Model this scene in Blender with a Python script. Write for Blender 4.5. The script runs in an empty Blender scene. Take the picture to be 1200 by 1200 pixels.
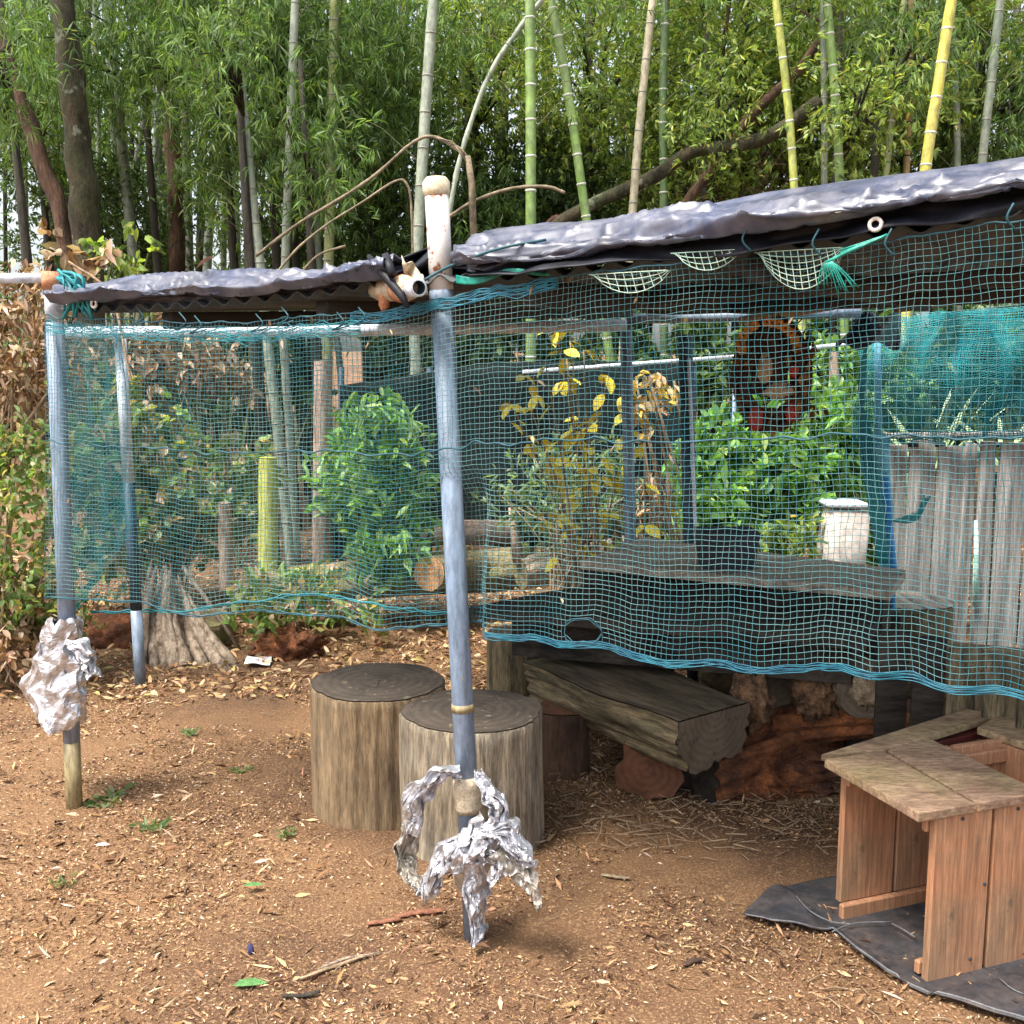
import bpy, math, random
import numpy as np
from mathutils import Vector, Matrix, noise
R = math.radians
random.seed(7); rng = np.random.default_rng(7)
sc = bpy.context.scene
col = sc.collection

# ------------------------------------------------------------------ camera, world, sun, exposure
CAM = Vector((0, 0, 1.5)); PITCH = R(8); F = 1250.0
cd = bpy.data.cameras.new('camera'); cam = bpy.data.objects.new('camera', cd); col.objects.link(cam)
cam.location = CAM; cam.rotation_euler = (R(90) - PITCH, 0, 0)
cd.sensor_fit = 'HORIZONTAL'; cd.sensor_width = 36; cd.lens = 36 * F / 1200; cd.clip_end = 400; cd.clip_start = 0.05
sc.camera = cam
SUN = Vector((-0.42, -0.30, 1.0)).normalized()
w = bpy.data.worlds.new('World'); sc.world = w; w.use_nodes = True
nt = w.node_tree; bg = nt.nodes['Background']
sky = nt.nodes.new('ShaderNodeTexSky'); sky.sky_type = 'NISHITA'; sky.sun_disc = False
sky.sun_elevation = math.asin(SUN.z); sky.sun_rotation = math.atan2(SUN.x, SUN.y) % (2 * math.pi)
sky.dust_density = 4.0
hs = nt.nodes.new('ShaderNodeHueSaturation'); hs.inputs['Saturation'].default_value = 0.45
nt.links.new(sky.outputs[0], hs.inputs['Color']); nt.links.new(hs.outputs[0], bg.inputs[0])
bg.inputs[1].default_value = 0.14
sd = bpy.data.lights.new('sun', 'SUN'); sun = bpy.data.objects.new('sun', sd); col.objects.link(sun)
sd.energy = 2.6; sd.angle = R(14); sd.color = (1, 0.95, 0.87)
sun.rotation_euler = (-SUN).to_track_quat('-Z', 'Y').to_euler()
sc.view_settings.view_transform = 'Standard'; sc.view_settings.look = 'None'
sc.view_settings.exposure = 1.4; sc.view_settings.gamma = 1
sc.render.engine = 'CYCLES'
try:
    sc.cycles.max_bounces = 6; sc.cycles.transparent_max_bounces = 8
except Exception: pass

# ------------------------------------------------------------------ calibration: photo pixel -> ray -> point
def ray(px, py):
    u = (px - 600) / F; v = (600 - py) / F
    c, s = math.cos(PITCH), math.sin(PITCH)
    return Vector((u, c + v * s, -s + v * c))
def G(px, py, z=0.0):                       # point at height z
    d = ray(px, py); return CAM + d * ((z - CAM.z) / d.z)
def P(px, py, Y):                           # point at distance Y in front
    d = ray(px, py); return CAM + d * (Y / d.y)
LP = G(87, 948); FP = G(557, 1100)
TD = (FP - LP); TD.z = 0; TD.normalize(); ND = Vector((TD.y, -TD.x, 0))
if ND.y > 0: ND = -ND
def PL(px, py, off=0.0):                    # point on the shelter's front plane (off metres towards the viewer)
    d = ray(px, py); p0 = LP + ND * off
    return CAM + d * ((p0 - CAM).dot(ND) / d.dot(ND))

# ------------------------------------------------------------------ mesh helpers
W = {}
def place(o, parent, M):
    W[o.name] = M.copy()
    if parent is not None:
        o.parent = parent; o.matrix_parent_inverse = W[parent.name].inverted()
    o.matrix_basis = M
def tag(o, label=None, cat=None, group=None, kind=None):
    for k, v in (('label', label), ('category', cat), ('group', group), ('kind', kind)):
        if v: o[k] = v
    return o
def thing(name, loc, label, cat, group=None):
    o = bpy.data.objects.new(name, None); col.objects.link(o); o.empty_display_size = 0.05
    place(o, None, Matrix.Translation(Vector(loc)))
    return tag(o, label, cat, group)
def link(name, me, mat, parent=None, M=None, smooth=True):
    if mat is not None and len(me.materials) == 0: me.materials.append(mat)
    if smooth and len(me.polygons): me.polygons.foreach_set('use_smooth', [True] * len(me.polygons))
    o = bpy.data.objects.new(name, me); col.objects.link(o)
    place(o, parent, M if M is not None else Matrix.Identity(4))
    return o
class MB:
    def __init__(s): s.v = []; s.f = []
    def tube(s, pts, rad, n=8, cap=True, jit=0.0):
        pts = [Vector(p) for p in pts]; m = len(pts)
        if not hasattr(rad, '__len__'): rad = [rad] * m
        b = len(s.v); up = None
        for i, p in enumerate(pts):
            t = (pts[min(i + 1, m - 1)] - pts[max(i - 1, 0)]).normalized()
            if up is None:
                up = t.orthogonal().normalized()
            up = (up - t * up.dot(t)).normalized(); sd_ = t.cross(up)
            for k in range(n):
                a = 2 * math.pi * k / n
                r = rad[i] * (1 + (random.uniform(-jit, jit) if jit else 0))
                s.v.append(p + (up * math.cos(a) + sd_ * math.sin(a)) * r)
        for i in range(m - 1):
            for k in range(n):
                k2 = (k + 1) % n
                s.f.append((b + i * n + k, b + i * n + k2, b + (i + 1) * n + k2, b + (i + 1) * n + k))
        if cap:
            s.f.append(tuple(b + k for k in reversed(range(n)))); s.f.append(tuple(b + (m - 1) * n + k for k in range(n)))
        return s
    def box(s, c, sz, bev=0.0):
        x, y, z = sz[0] / 2, sz[1] / 2, sz[2] / 2; c = Vector(c); b = len(s.v)
        if bev <= 0:
            for dx, dy, dz in ((-1,-1,-1),(1,-1,-1),(1,1,-1),(-1,1,-1),(-1,-1,1),(1,-1,1),(1,1,1),(-1,1,1)):
                s.v.append(c + Vector((dx*x, dy*y, dz*z)))
            for f in ((3,2,1,0),(4,5,6,7),(0,1,5,4),(1,2,6,5),(2,3,7,6),(3,0,4,7)): s.f.append(tuple(b+i for i in f))
            return s
        # stacked rings give bevelled long edges
        rings = ((-z, bev), (-z + bev, 0), (z - bev, 0), (z, bev))
        for zz, i in rings:
            xx, yy = x - i, y - i; q = bev * 0.7
            for px_, py_ in ((-xx+q,-yy),(xx-q,-yy),(xx,-yy+q),(xx,yy-q),(xx-q,yy),(-xx+q,yy),(-xx,yy-q),(-xx,-yy+q)):
                s.v.append(c + Vector((px_, py_, zz)))
        for r in range(3):
            for k in range(8):
                k2 = (k+1) % 8; s.f.append((b+r*8+k, b+r*8+k2, b+(r+1)*8+k2, b+(r+1)*8+k))
        s.f.append(tuple(b+k for k in reversed(range(8)))); s.f.append(tuple(b+24+k for k in range(8)))
        return s
    def prism(s, poly, h):                  # poly: points (world); extruded down by h
        b = len(s.v); n = len(poly)
        for p in poly: s.v.append(Vector(p))
        for p in poly: s.v.append(Vector(p) - Vector((0, 0, h)))
        s.f.append(tuple(b + k for k in range(n))); s.f.append(tuple(b + n + k for k in reversed(range(n))))
        for k in range(n):
            k2 = (k+1) % n; s.f.append((b+k, b+n+k, b+n+k2, b+k2))
        return s
    def grid(s, fn, nu, nv, closed=False):
        b = len(s.v)
        for j in range(nv + 1):
            for i in range(nu + (0 if closed else 1)): s.v.append(Vector(fn(i / nu, j / nv)))
        c = nu if closed else nu + 1
        for j in range(nv):
            for i in range(nu):
                i2 = (i + 1) % c
                s.f.append((b+j*c+i, b+j*c+i2, b+(j+1)*c+i2, b+(j+1)*c+i))
        return s
    def blob(s, c, r, n=10, amp=0.25, fr=2.0, seed=0.0):
        c = Vector(c)
        def fn(u, v):
            a = u * 2 * math.pi; t = (v - 0.5) * math.pi
            d = Vector((math.cos(a) * math.cos(t), math.sin(a) * math.cos(t), math.sin(t)))
            k = 1 + amp * noise.noise(d * fr + Vector((seed, seed * 1.7, 3)))
            return c + Vector((d.x * r[0], d.y * r[1], d.z * r[2])) * k
        return s.grid(fn, n * 2, n, closed=True)
    def build(s, name, mat, parent=None, M=None, smooth=True):
        me = bpy.data.meshes.new(name); me.from_pydata([tuple(v) for v in s.v], [], s.f); me.update()
        return link(name, me, mat, parent, M, smooth)
def np_mesh(name, V, Fq, cols=None):
    me = bpy.data.meshes.new(name); nv = len(V); nf, k = Fq.shape
    me.vertices.add(nv); me.vertices.foreach_set('co', V.astype(np.float32).ravel())
    me.loops.add(nf * k); me.loops.foreach_set('vertex_index', Fq.astype(np.int32).ravel())
    me.polygons.add(nf); me.polygons.foreach_set('loop_start', np.arange(0, nf * k, k, dtype=np.int32))
    me.polygons.foreach_set('loop_total', np.full(nf, k, dtype=np.int32))
    if cols is not None:
        a = me.color_attributes.new('Col', 'FLOAT_COLOR', 'POINT')
        c4 = np.ones((nv, 4), np.float32); c4[:, :3] = cols; a.data.foreach_set('color', c4.ravel())
    me.update(); me.validate(); return me
def catmull(pts, n):
    pts = [Vector(p) for p in pts]; out = []
    q = [pts[0]*2 - pts[1]] + pts + [pts[-1]*2 - pts[-2]]
    for i in range(1, len(q) - 2):
        for k in range(n):
            t = k / n; a, b, c, d = q[i-1], q[i], q[i+1], q[i+2]
            out.append(0.5 * ((2*b) + (c-a)*t + (2*a-5*b+4*c-d)*t*t + (3*b-a-3*c+d)*t**3))
    out.append(pts[-1]); return out

# ------------------------------------------------------------------ materials
def nodes(name):
    m = bpy.data.materials.new(name); m.use_nodes = True
    return m, m.node_tree, m.node_tree.nodes['Principled BSDF']
def ramp(nt, fac, stops):
    r = nt.nodes.new('ShaderNodeValToRGB'); nt.links.new(fac, r.inputs[0])
    e = r.color_ramp.elements
    while len(e) < len(stops): e.new(0.5)
    for i, (p, c) in enumerate(stops): e[i].position = p; e[i].color = (*c, 1)
    return r.outputs[0]
def noise_tex(nt, vec, scale, detail=5, rough=0.6, stretch=None):
    if stretch is not None:
        mp = nt.nodes.new('ShaderNodeMapping'); nt.links.new(vec, mp.inputs[0]); mp.inputs['Scale'].default_value = stretch; vec = mp.outputs[0]
    n = nt.nodes.new('ShaderNodeTexNoise'); nt.links.new(vec, n.inputs['Vector'])
    n.inputs['Scale'].default_value = scale; n.inputs['Detail'].default_value = detail; n.inputs['Roughness'].default_value = rough
    return n.outputs['Fac']
def bump(nt, b, h, strength, dist=0.01):
    bn = nt.nodes.new('ShaderNodeBump'); nt.links.new(h, bn.inputs['Height'])
    bn.inputs['Strength'].default_value = strength; bn.inputs['Distance'].default_value = dist
    nt.links.new(bn.outputs[0], b.inputs['Normal'])
def mixc(nt, fac, a, b, mode='MIX'):
    m = nt.nodes.new('ShaderNodeMix'); m.data_type = 'RGBA'; m.blend_type = mode
    if isinstance(fac, float): m.inputs[0].default_value = fac
    else: nt.links.new(fac, m.inputs[0])
    for i, x in ((6, a), (7, b)):
        if isinstance(x, tuple): m.inputs[i].default_value = (*x, 1)
        else: nt.links.new(x, m.inputs[i])
    return m.outputs[2]
def surf(name, c1, c2, scale=8, stretch=(1,1,1), rough=0.8, bmp=0.4, dist=0.006, spots=None, metal=0.0, spec=None, dirt=None, lo=0.35, hi=0.65, fine=0.35):
    m, nt, b = nodes(name); tc = nt.nodes.new('ShaderNodeTexCoord').outputs['Object']
    n = noise_tex(nt, tc, scale, 6, 0.65, stretch)
    c = ramp(nt, n, [(lo, c1), (hi, c2)])
    if spots:
        f = noise_tex(nt, tc, spots[1], 4, 0.6)
        c = mixc(nt, ramp(nt, f, [(spots[2], (0,0,0)), (spots[2] + 0.06, (1,1,1))]), c, spots[0])
    if dirt:
        f = noise_tex(nt, tc, dirt[1], 5, 0.7)
        c = mixc(nt, ramp(nt, f, [(0.4, (0,0,0)), (0.7, (dirt[2],)*3)]), c, dirt[0])
    if fine:
        f = noise_tex(nt, tc, scale * 5, 4, 0.75, stretch)
        c = mixc(nt, 1.0, c, ramp(nt, f, [(0.36, (1 - fine,)*3), (0.62, (1 + fine * .6,)*3)]), 'MULTIPLY')
    nt.links.new(c, b.inputs['Base Color']); b.inputs['Roughness'].default_value = rough; b.inputs['Metallic'].default_value = metal
    if spec is not None: b.inputs['Specular IOR Level'].default_value = spec
    if bmp: bump(nt, b, noise_tex(nt, tc, scale * 2.2, 6, 0.7, stretch), bmp, dist)
    return m
def rings(name, c1, c2, crack, ringscale=60, rough=0.85):
    m, nt, b = nodes(name); tc = nt.nodes.new('ShaderNodeTexCoord').outputs['Object']
    wv = nt.nodes.new('ShaderNodeTexWave'); wv.wave_type = 'RINGS'; wv.rings_direction = 'Z'
    nt.links.new(tc, wv.inputs['Vector']); wv.inputs['Scale'].default_value = ringscale / 6.28; wv.inputs['Distortion'].default_value = 3; wv.inputs['Detail'].default_value = 3
    n = noise_tex(nt, tc, 9, 6, 0.7)
    c = mixc(nt, 0.25, ramp(nt, n, [(0.3, c1), (0.7, c2)]), ramp(nt, wv.outputs['Fac'], [(0, c1), (1, c2)]))
    f = noise_tex(nt, tc, 30, 4, 0.7)
    c = mixc(nt, ramp(nt, f, [(0.6, (0,0,0)), (0.68, (1,1,1))]), c, crack)
    nt.links.new(c, b.inputs['Base Color']); b.inputs['Roughness'].default_value = rough
    bump(nt, b, noise_tex(nt, tc, 45, 5, 0.7), 0.6, 0.006)
    return m
def leafmat(name, trans=0.4, rough=0.5, spec=0.4):
    m, nt, b = nodes(name); a = nt.nodes.new('ShaderNodeAttribute'); a.attribute_name = 'Col'
    nt.links.new(a.outputs['Color'], b.inputs['Base Color']); b.inputs['Roughness'].default_value = rough
    b.inputs['Specular IOR Level'].default_value = spec
    if trans:
        t = nt.nodes.new('ShaderNodeBsdfTranslucent'); g = nt.nodes.new('ShaderNodeMix'); g.data_type = 'RGBA'; g.blend_type = 'MULTIPLY'
        g.inputs[0].default_value = 1; nt.links.new(a.outputs['Color'], g.inputs[6]); g.inputs[7].default_value = (1.5, 1.5, 0.6, 1)
        nt.links.new(g.outputs[2], t.inputs[0])
        ms = nt.nodes.new('ShaderNodeMixShader'); ms.inputs[0].default_value = trans
        out = nt.nodes['Material Output']
        nt.links.new(b.outputs[0], ms.inputs[1]); nt.links.new(t.outputs[0], ms.inputs[2]); nt.links.new(ms.outputs[0], out.inputs[0])
    return m
M_leaf = leafmat('leaf'); M_dry = leafmat('dry_leaf', 0.15, 0.8, 0.2)
M_litter = leafmat('litter', 0.0, 0.85, 0.2)
def net_mat(name, c1, c2, scale=2.5):
    m, nt, b = nodes(name); tc = nt.nodes.new('ShaderNodeTexCoord').outputs['Object']
    n = noise_tex(nt, tc, scale, 4, 0.6)
    nt.links.new(ramp(nt, n, [(0.38, c1), (0.62, c2)]), b.inputs['Base Color']); b.inputs['Roughness'].default_value = 0.6
    return m
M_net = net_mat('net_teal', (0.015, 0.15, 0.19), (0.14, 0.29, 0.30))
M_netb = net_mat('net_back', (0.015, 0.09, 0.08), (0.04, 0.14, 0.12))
M_nett = net_mat('net_turquoise', (0.005, 0.15, 0.20), (0.02, 0.24, 0.26))
M_turq = net_mat('net_bright_turquoise', (0.005, 0.24, 0.32), (0.03, 0.42, 0.46))
M_hem = net_mat('net_hem', (0.005, 0.085, 0.14), (0.015, 0.15, 0.21), 12)
M_rope = net_mat('dark_rope', (0.01, 0.06, 0.08), (0.02, 0.10, 0.13), 8)
M_pale = net_mat('pale_net', (0.35, 0.55, 0.45), (0.5, 0.62, 0.5), 8)
M_emer = surf('emerald_sheet', (0.0, 0.14, 0.11), (0.02, 0.32, 0.24), 10, rough=0.4, bmp=0.6)
M_galv = surf('galvanised_pipe', (0.15, 0.205, 0.28), (0.25, 0.305, 0.39), 9, (1,1,0.25), rough=0.5, metal=0.0, bmp=0.1, spots=((0.30,0.26,0.20), 26, 0.66))
M_galvw = surf('white_pipe', (0.55, 0.60, 0.68), (0.68, 0.72, 0.78), 6, rough=0.45, bmp=0.1)
M_khaki = surf('tan_pipe', (0.24, 0.19, 0.09), (0.33, 0.27, 0.14), 14, (1,1,0.3), rough=0.6, bmp=0.2)
M_rusty = surf('rust_speckled_white', (0.60, 0.55, 0.50), (0.72, 0.68, 0.63), 8, rough=0.5, bmp=0.1, fine=.1, spots=((0.34, 0.10, 0.03), 34, 0.58))
M_rustband = surf('cream_rust_cap', (0.62, 0.50, 0.30), (0.72, 0.62, 0.42), 10, rough=0.6, bmp=0.1)
M_orange = surf('orange_tape', (0.35, 0.10, 0.03), (0.55, 0.28, 0.15), 30, rough=0.7, bmp=0.5)
M_darkpost = surf('dark_post', (0.012, 0.03, 0.05), (0.03, 0.06, 0.09), 12, rough=0.6)
M_tarp = surf('black_silver_tarp', (0.010, 0.014, 0.032), (0.042, 0.056, 0.115), 3, fine=0.1, rough=0.44, bmp=0.12, dist=0.004, spec=0.8, dirt=((0.26, 0.25, 0.27), 9, 0.5))
M_tarpd = surf('tarp_underside', (0.006, 0.006, 0.008), (0.018, 0.020, 0.030), 8, fine=.2, rough=0.55, spec=.3, bmp=0.3)
M_roof = surf('corrugated_roof', (0.03, 0.035, 0.037), (0.07, 0.075, 0.075), 6, rough=0.6, bmp=0.2)
M_beam = surf('pale_timber', (0.20, 0.17, 0.11), (0.40, 0.34, 0.25), 8, fine=.3, stretch=(0.15,1,1), rough=0.8)
M_rafter = surf('dark_rafter', (0.015, 0.013, 0.011), (0.06, 0.052, 0.044), 8, (0.15,1,1), rough=0.8)
M_foil = surf('crinkled_foil', (0.56, 0.56, 0.59), (0.74, 0.74, 0.77), 12, rough=0.38, metal=0.8, bmp=0.6, dist=0.006)
M_foild = surf('dirty_foil', (0.34, 0.31, 0.26), (0.62, 0.58, 0.52), 12, rough=0.42, metal=0.55, bmp=0.8)
M_gtape = surf('tan_tape', (0.45, 0.36, 0.24), (0.62, 0.52, 0.38), 30, rough=0.7, bmp=0.6)
M_bark = surf('stump_side', (0.075, 0.050, 0.028), (0.34, 0.245, 0.14), 8, (2.4,2.4,0.34), fine=.42, rough=0.9, bmp=0.9, dist=0.012, lo=0.32, hi=0.66, dirt=((0.30, 0.19, 0.09), 3, 0.5))
M_bark2 = surf('stump_side_grey', (0.065, 0.048, 0.030), (0.42, 0.335, 0.225), 8, (2.8,2.8,0.34), fine=.45, rough=0.9, bmp=0.9, dist=0.012, dirt=((0.38, 0.34, 0.27), 6, 0.5))
M_stop = rings('stump_top', (0.04, 0.031, 0.024), (0.145, 0.11, 0.082), (0.28, 0.22, 0.15))
M_bench = surf('bench_wood', (0.030, 0.022, 0.012), (0.29, 0.215, 0.12), 10, (3,3,0.4), fine=.5, rough=0.85, bmp=0.9, dist=0.01, dirt=((0.12, 0.12, 0.05), 5, 0.5))
M_benchtop = surf('bench_top', (0.045, 0.032, 0.022), (0.17, 0.125, 0.08), 8, (3,3,0.35), fine=.5, rough=0.75, bmp=0.5, dirt=((0.12, 0.11, 0.05), 5, 0.4))
M_cut = rings('cut_end', (0.07, 0.05, 0.03), (0.17, 0.13, 0.09), (0.04, 0.03, 0.02), 80)
M_cutred = rings('red_cut_end', (0.05, 0.020, 0.010), (0.19, 0.075, 0.035), (0.04, 0.02, 0.01), 70)
M_cutorange = rings('orange_cut_end', (0.42, 0.20, 0.08), (0.60, 0.34, 0.16), (0.3, 0.12, 0.05), 90)
M_rot = surf('rotten_orange', (0.09, 0.025, 0.01), (0.42, 0.15, 0.05), 14, (1.4,1.4,1), rough=0.95, bmp=1.0, dist=0.02, dirt=((0.05, 0.03, 0.02), 6, 0.8))
M_darkbark = surf('dark_bark', (0.012, 0.010, 0.008), (0.06, 0.045, 0.03), 14, rough=0.95, bmp=1.0, dist=0.02, spots=((0.25, 0.2, 0.16), 30, 0.7))
M_fungus = surf('tan_rot', (0.30, 0.20, 0.11), (0.62, 0.50, 0.34), 30, rough=0.9, bmp=1.0, dist=0.02)
M_eaten = surf('eaten_wood', (0.035, 0.018, 0.009), (0.36, 0.20, 0.10), 24, rough=0.95, bmp=1.0, dist=0.02)
M_table = surf('dark_table', (0.014, 0.012, 0.010), (0.062, 0.052, 0.042), 8, (0.3,2,2), spec=.15, rough=0.85, bmp=0.5)
M_tabletop = surf('grey_table_top', (0.16, 0.13, 0.10), (0.46, 0.39, 0.31), 10, (0.3,3,3), rough=0.8, bmp=0.5)
M_cedar = surf('cedar', (0.36, 0.155, 0.075), (0.57, 0.285, 0.15), 4, (5,5,0.3), rough=0.7, bmp=0.5, dist=0.004, fine=.35, spots=((0.12,0.06,0.04), 16, 0.68), dirt=((0.24, 0.17, 0.10), 5, 0.7), lo=0.3, hi=0.7)
M_mosswood = surf('weathered_top', (0.19, 0.11, 0.07), (0.40, 0.26, 0.17), 6, (1,3,3), rough=0.8, bmp=0.6, fine=.45, dirt=((0.30, 0.27, 0.10), 3.2, 0.6), spots=((0.5, 0.45, 0.35), 60, 0.74))
M_redwood = surf('dark_red_wood', (0.06, 0.012, 0.01), (0.14, 0.03, 0.022), 8, rough=0.6)
M_mat = surf('weed_mat', (0.018, 0.019, 0.024), (0.045, 0.047, 0.055), 10, rough=0.65, bmp=0.3, dirt=((0.16, 0.11, 0.08), 9, 0.45))
M_matedge = surf('weed_mat_edge', (0.10, 0.10, 0.11), (0.2, 0.2, 0.21), 20, rough=0.6)
M_fence = surf('weathered_grey_plank', (0.14, 0.13, 0.12), (0.54, 0.50, 0.46), 6, (6,6,0.25), rough=0.9, bmp=0.8, dist=0.008)
M_trunk = surf('mossy_trunk', (0.014, 0.012, 0.007), (0.10, 0.075, 0.042), 10, (1.5,1.5,0.6), rough=0.95, bmp=1.0, dist=0.02, spots=((0.34, 0.33, 0.27), 8, 0.60), dirt=((0.07,0.085,0.03), 4, 0.8))
M_trunkr = surf('red_trunk', (0.045, 0.024, 0.015), (0.16, 0.09, 0.055), 10, (1.5,1.5,0.4), rough=0.95, bmp=1.0, dist=0.02)
M_trunkd = surf('dark_trunk', (0.018, 0.016, 0.012), (0.06, 0.05, 0.035), 10, (1.5,1.5,0.4), rough=0.95, bmp=0.8, dist=0.02)
M_stub = surf('pink_stub', (0.18, 0.12, 0.09), (0.46, 0.34, 0.27), 12, (2,2,0.4), rough=0.95, bmp=0.8, dist=0.01)
M_lichen = surf('lichen_log', (0.13, 0.09, 0.05), (0.34, 0.26, 0.15), 10, (1,1,1), rough=0.95, bmp=1.0, dist=0.02, dirt=((0.22, 0.24, 0.08), 7, 0.9))
M_root = surf('bleached_root', (0.16, 0.11, 0.07), (0.60, 0.48, 0.36), 12, (3,3,0.5), rough=0.95, bmp=1.0, dist=0.015)
M_white = surf('white_box', (0.62, 0.52, 0.46), (0.75, 0.66, 0.6), 4, rough=0.7, bmp=0.1)
M_paper = surf('white_paper', (0.75, 0.75, 0.73), (0.85, 0.85, 0.84), 6, rough=0.7, bmp=0.1)
M_pot = surf('dark_pot', (0.010, 0.014, 0.022), (0.02, 0.026, 0.04), 6, rough=0.6, bmp=0.1)
M_blueslat = surf('blue_slat', (0.02, 0.20, 0.55), (0.04, 0.28, 0.65), 6, rough=0.5, bmp=0.1)
M_bluepost = surf('net_wrapped_post', (0.05, 0.30, 0.46), (0.18, 0.46, 0.6), 16, rough=0.6, bmp=0.4)
M_mint = surf('mint_pole', (0.3, 0.55, 0.45), (0.6, 0.7, 0.62), 12, rough=0.5)
M_screen = surf('black_screen', (0.006, 0.010, 0.010), (0.02, 0.026, 0.024), 3, (1,1,8), spec=.1, rough=0.95)
M_earthboard = surf('brown_board', (0.10, 0.07, 0.055), (0.2, 0.15, 0.12), 6, rough=0.9)
M_vine = surf('vine_wreath', (0.03, 0.015, 0.01), (0.10, 0.05, 0.03), 20, rough=0.9)
M_orn_o = surf('orange_flowers', (0.45, 0.18, 0.02), (0.65, 0.33, 0.05), 40, rough=0.8)
M_orn_r = surf('red_ornament', (0.28, 0.02, 0.02), (0.40, 0.05, 0.03), 20, rough=0.7)
M_orn_b = surf('beige_ornament', (0.38, 0.30, 0.20), (0.48, 0.38, 0.27), 20, rough=0.8)
M_twig = surf('dry_twig', (0.17, 0.11, 0.06), (0.42, 0.30, 0.19), 20, rough=0.9)
M_stem = surf('green_stem', (0.07, 0.08, 0.03), (0.15, 0.15, 0.07), 20, rough=0.9)
M_stake = surf('yellow_stake', (0.36, 0.40, 0.06), (0.50, 0.50, 0.13), 8, (1,1,0.3), rough=0.6, bmp=0.2)

# ------------------------------------------------------------------ ground (one sheet, rises gently under the wood)
def gz(x, y):
    z = 0.02 * noise.noise(Vector((x * 0.9, y * 0.9, 0))) + 0.008 * noise.noise(Vector((x * 4, y * 4, 5))) + 0.004 * noise.noise(Vector((x * 14, y * 14, 9)))
    z *= min(1.0, max(0.0, 1.0)) 
    if y > 7.2: z += 0.06 * (min(y, 40) - 7.2)
    return z
def axis(lo, hi, c, fine, coarse_n):
    a = np.arange(c[0], c[1], fine)
    l = c[0] - np.geomspace(fine, c[0] - lo, coarse_n)[::-1]; r = c[1] + np.geomspace(fine, hi - c[1], coarse_n)
    return np.concatenate([l, a, r])
gx = axis(-90, 90, (-3, 2.6), 0.03, 22); gy = axis(-60, 140, (1.9, 7.5), 0.03, 22)
V = np.array([(x, y, gz(x, y)) for y in gy for x in gx]); nx = len(gx); ny = len(gy)
ii, jj = np.meshgrid(np.arange(nx - 1), np.arange(ny - 1)); q = (jj * nx + ii).ravel()
me = np_mesh('ground', V, np.stack([q, q + 1, q + nx + 1, q + nx], 1))
m, nt, b = nodes('soil'); tc = nt.nodes.new('ShaderNodeTexCoord').outputs['Object']
big = noise_tex(nt, tc, 0.9, 5, 0.6); mid = noise_tex(nt, tc, 9, 6, 0.7); fin = noise_tex(nt, tc, 130, 3, 0.7)
c = ramp(nt, big, [(0.42, (0.062, 0.027, 0.012)), (0.58, (0.17, 0.088, 0.038))])
c = mixc(nt, ramp(nt, mid, [(0.35, (0.15,)*3), (0.7, (0.85,)*3)]), c, mixc(nt, 0.5, c, (0.235, 0.125, 0.056)))
c = mixc(nt, ramp(nt, fin, [(0.52, (0,0,0)), (0.66, (0.75,)*3)]), c, (0.40, 0.25, 0.125))
c = mixc(nt, ramp(nt, fin, [(0.32, (0.7,)*3), (0.42, (0,0,0))]), c, (0.08, 0.035, 0.018))
nt.links.new(c, b.inputs['Base Color']); b.inputs['Roughness'].default_value = 0.95
bump(nt, b, mixc(nt, 0.6, mid, fin), 0.9, 0.012)
tag(link('ground', me, m), kind='structure')

# ------------------------------------------------------------------ leaf clouds
def unit(a): return a / np.maximum(np.linalg.norm(a, axis=1, keepdims=True), 1e-6)
def leaf_obj(name, mat, parent, C, D, L, Wd, cols, broad=False, droop=0.15, kind='stuff', fold=0.25):
    n = len(C); D = unit(D); rnd = rng.normal(size=(n, 3)); S = unit(np.cross(D, rnd)); N = np.cross(D, S)
    L = np.broadcast_to(L, n)[:, None]; Wd = np.broadcast_to(Wd, n)[:, None]
    tip = C + D * L; tip[:, 2] -= (droop * L)[:, 0]
    if broad:
        vs = [C, C + D*L*.28 + S*Wd*.45 + N*Wd*fold, C + D*L*.65 + S*Wd*.42 + N*Wd*fold, tip, C + D*L*.65 - S*Wd*.42 + N*Wd*fold, C + D*L*.28 - S*Wd*.45 + N*Wd*fold]
        fc = [(0, 1, 2, 3), (0, 3, 4, 5)]
    else:
        vs = [C, C + D*L*.4 + S*Wd*.5 + N*Wd*fold, tip, C + D*L*.4 - S*Wd*.5 + N*Wd*fold]
        fc = [(0, 1, 2), (0, 2, 3)]
    k = len(vs); V = np.stack(vs, 1).reshape(-1, 3)
    base = np.arange(n)[:, None] * k
    Fq = np.stack([base + np.array(f)[None] for f in fc], 1).reshape(-1, len(fc[0]))
    me = np_mesh(name, V, Fq, np.repeat(cols, k, 0))
    o = link(name, me, mat, parent, smooth=False)
    if kind: o['kind'] = kind
    return o
def palette(n, cols, wts, var=0.25):
    cols = np.array(cols); wts = np.array(wts, float); wts /= wts.sum()
    c = cols[rng.choice(len(cols), n, p=wts)]
    return np.clip(c * (1.13 if cols[:, 1].max() > cols[:, 0].max() else 1) * rng.uniform(1 - var, 1 + var, (n, 1)) * rng.uniform(0.92, 1.08, (n, 3)), 0.004, 0.9)
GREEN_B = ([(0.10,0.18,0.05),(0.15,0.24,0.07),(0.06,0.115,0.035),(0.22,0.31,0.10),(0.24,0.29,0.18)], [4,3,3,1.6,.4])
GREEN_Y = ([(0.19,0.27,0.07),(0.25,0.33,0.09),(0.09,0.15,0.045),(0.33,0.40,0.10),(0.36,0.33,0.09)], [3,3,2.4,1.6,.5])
GREEN_D = ([(0.055,0.10,0.035),(0.09,0.15,0.045),(0.035,0.065,0.025),(0.15,0.21,0.08)], [3,3,3,1])
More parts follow.
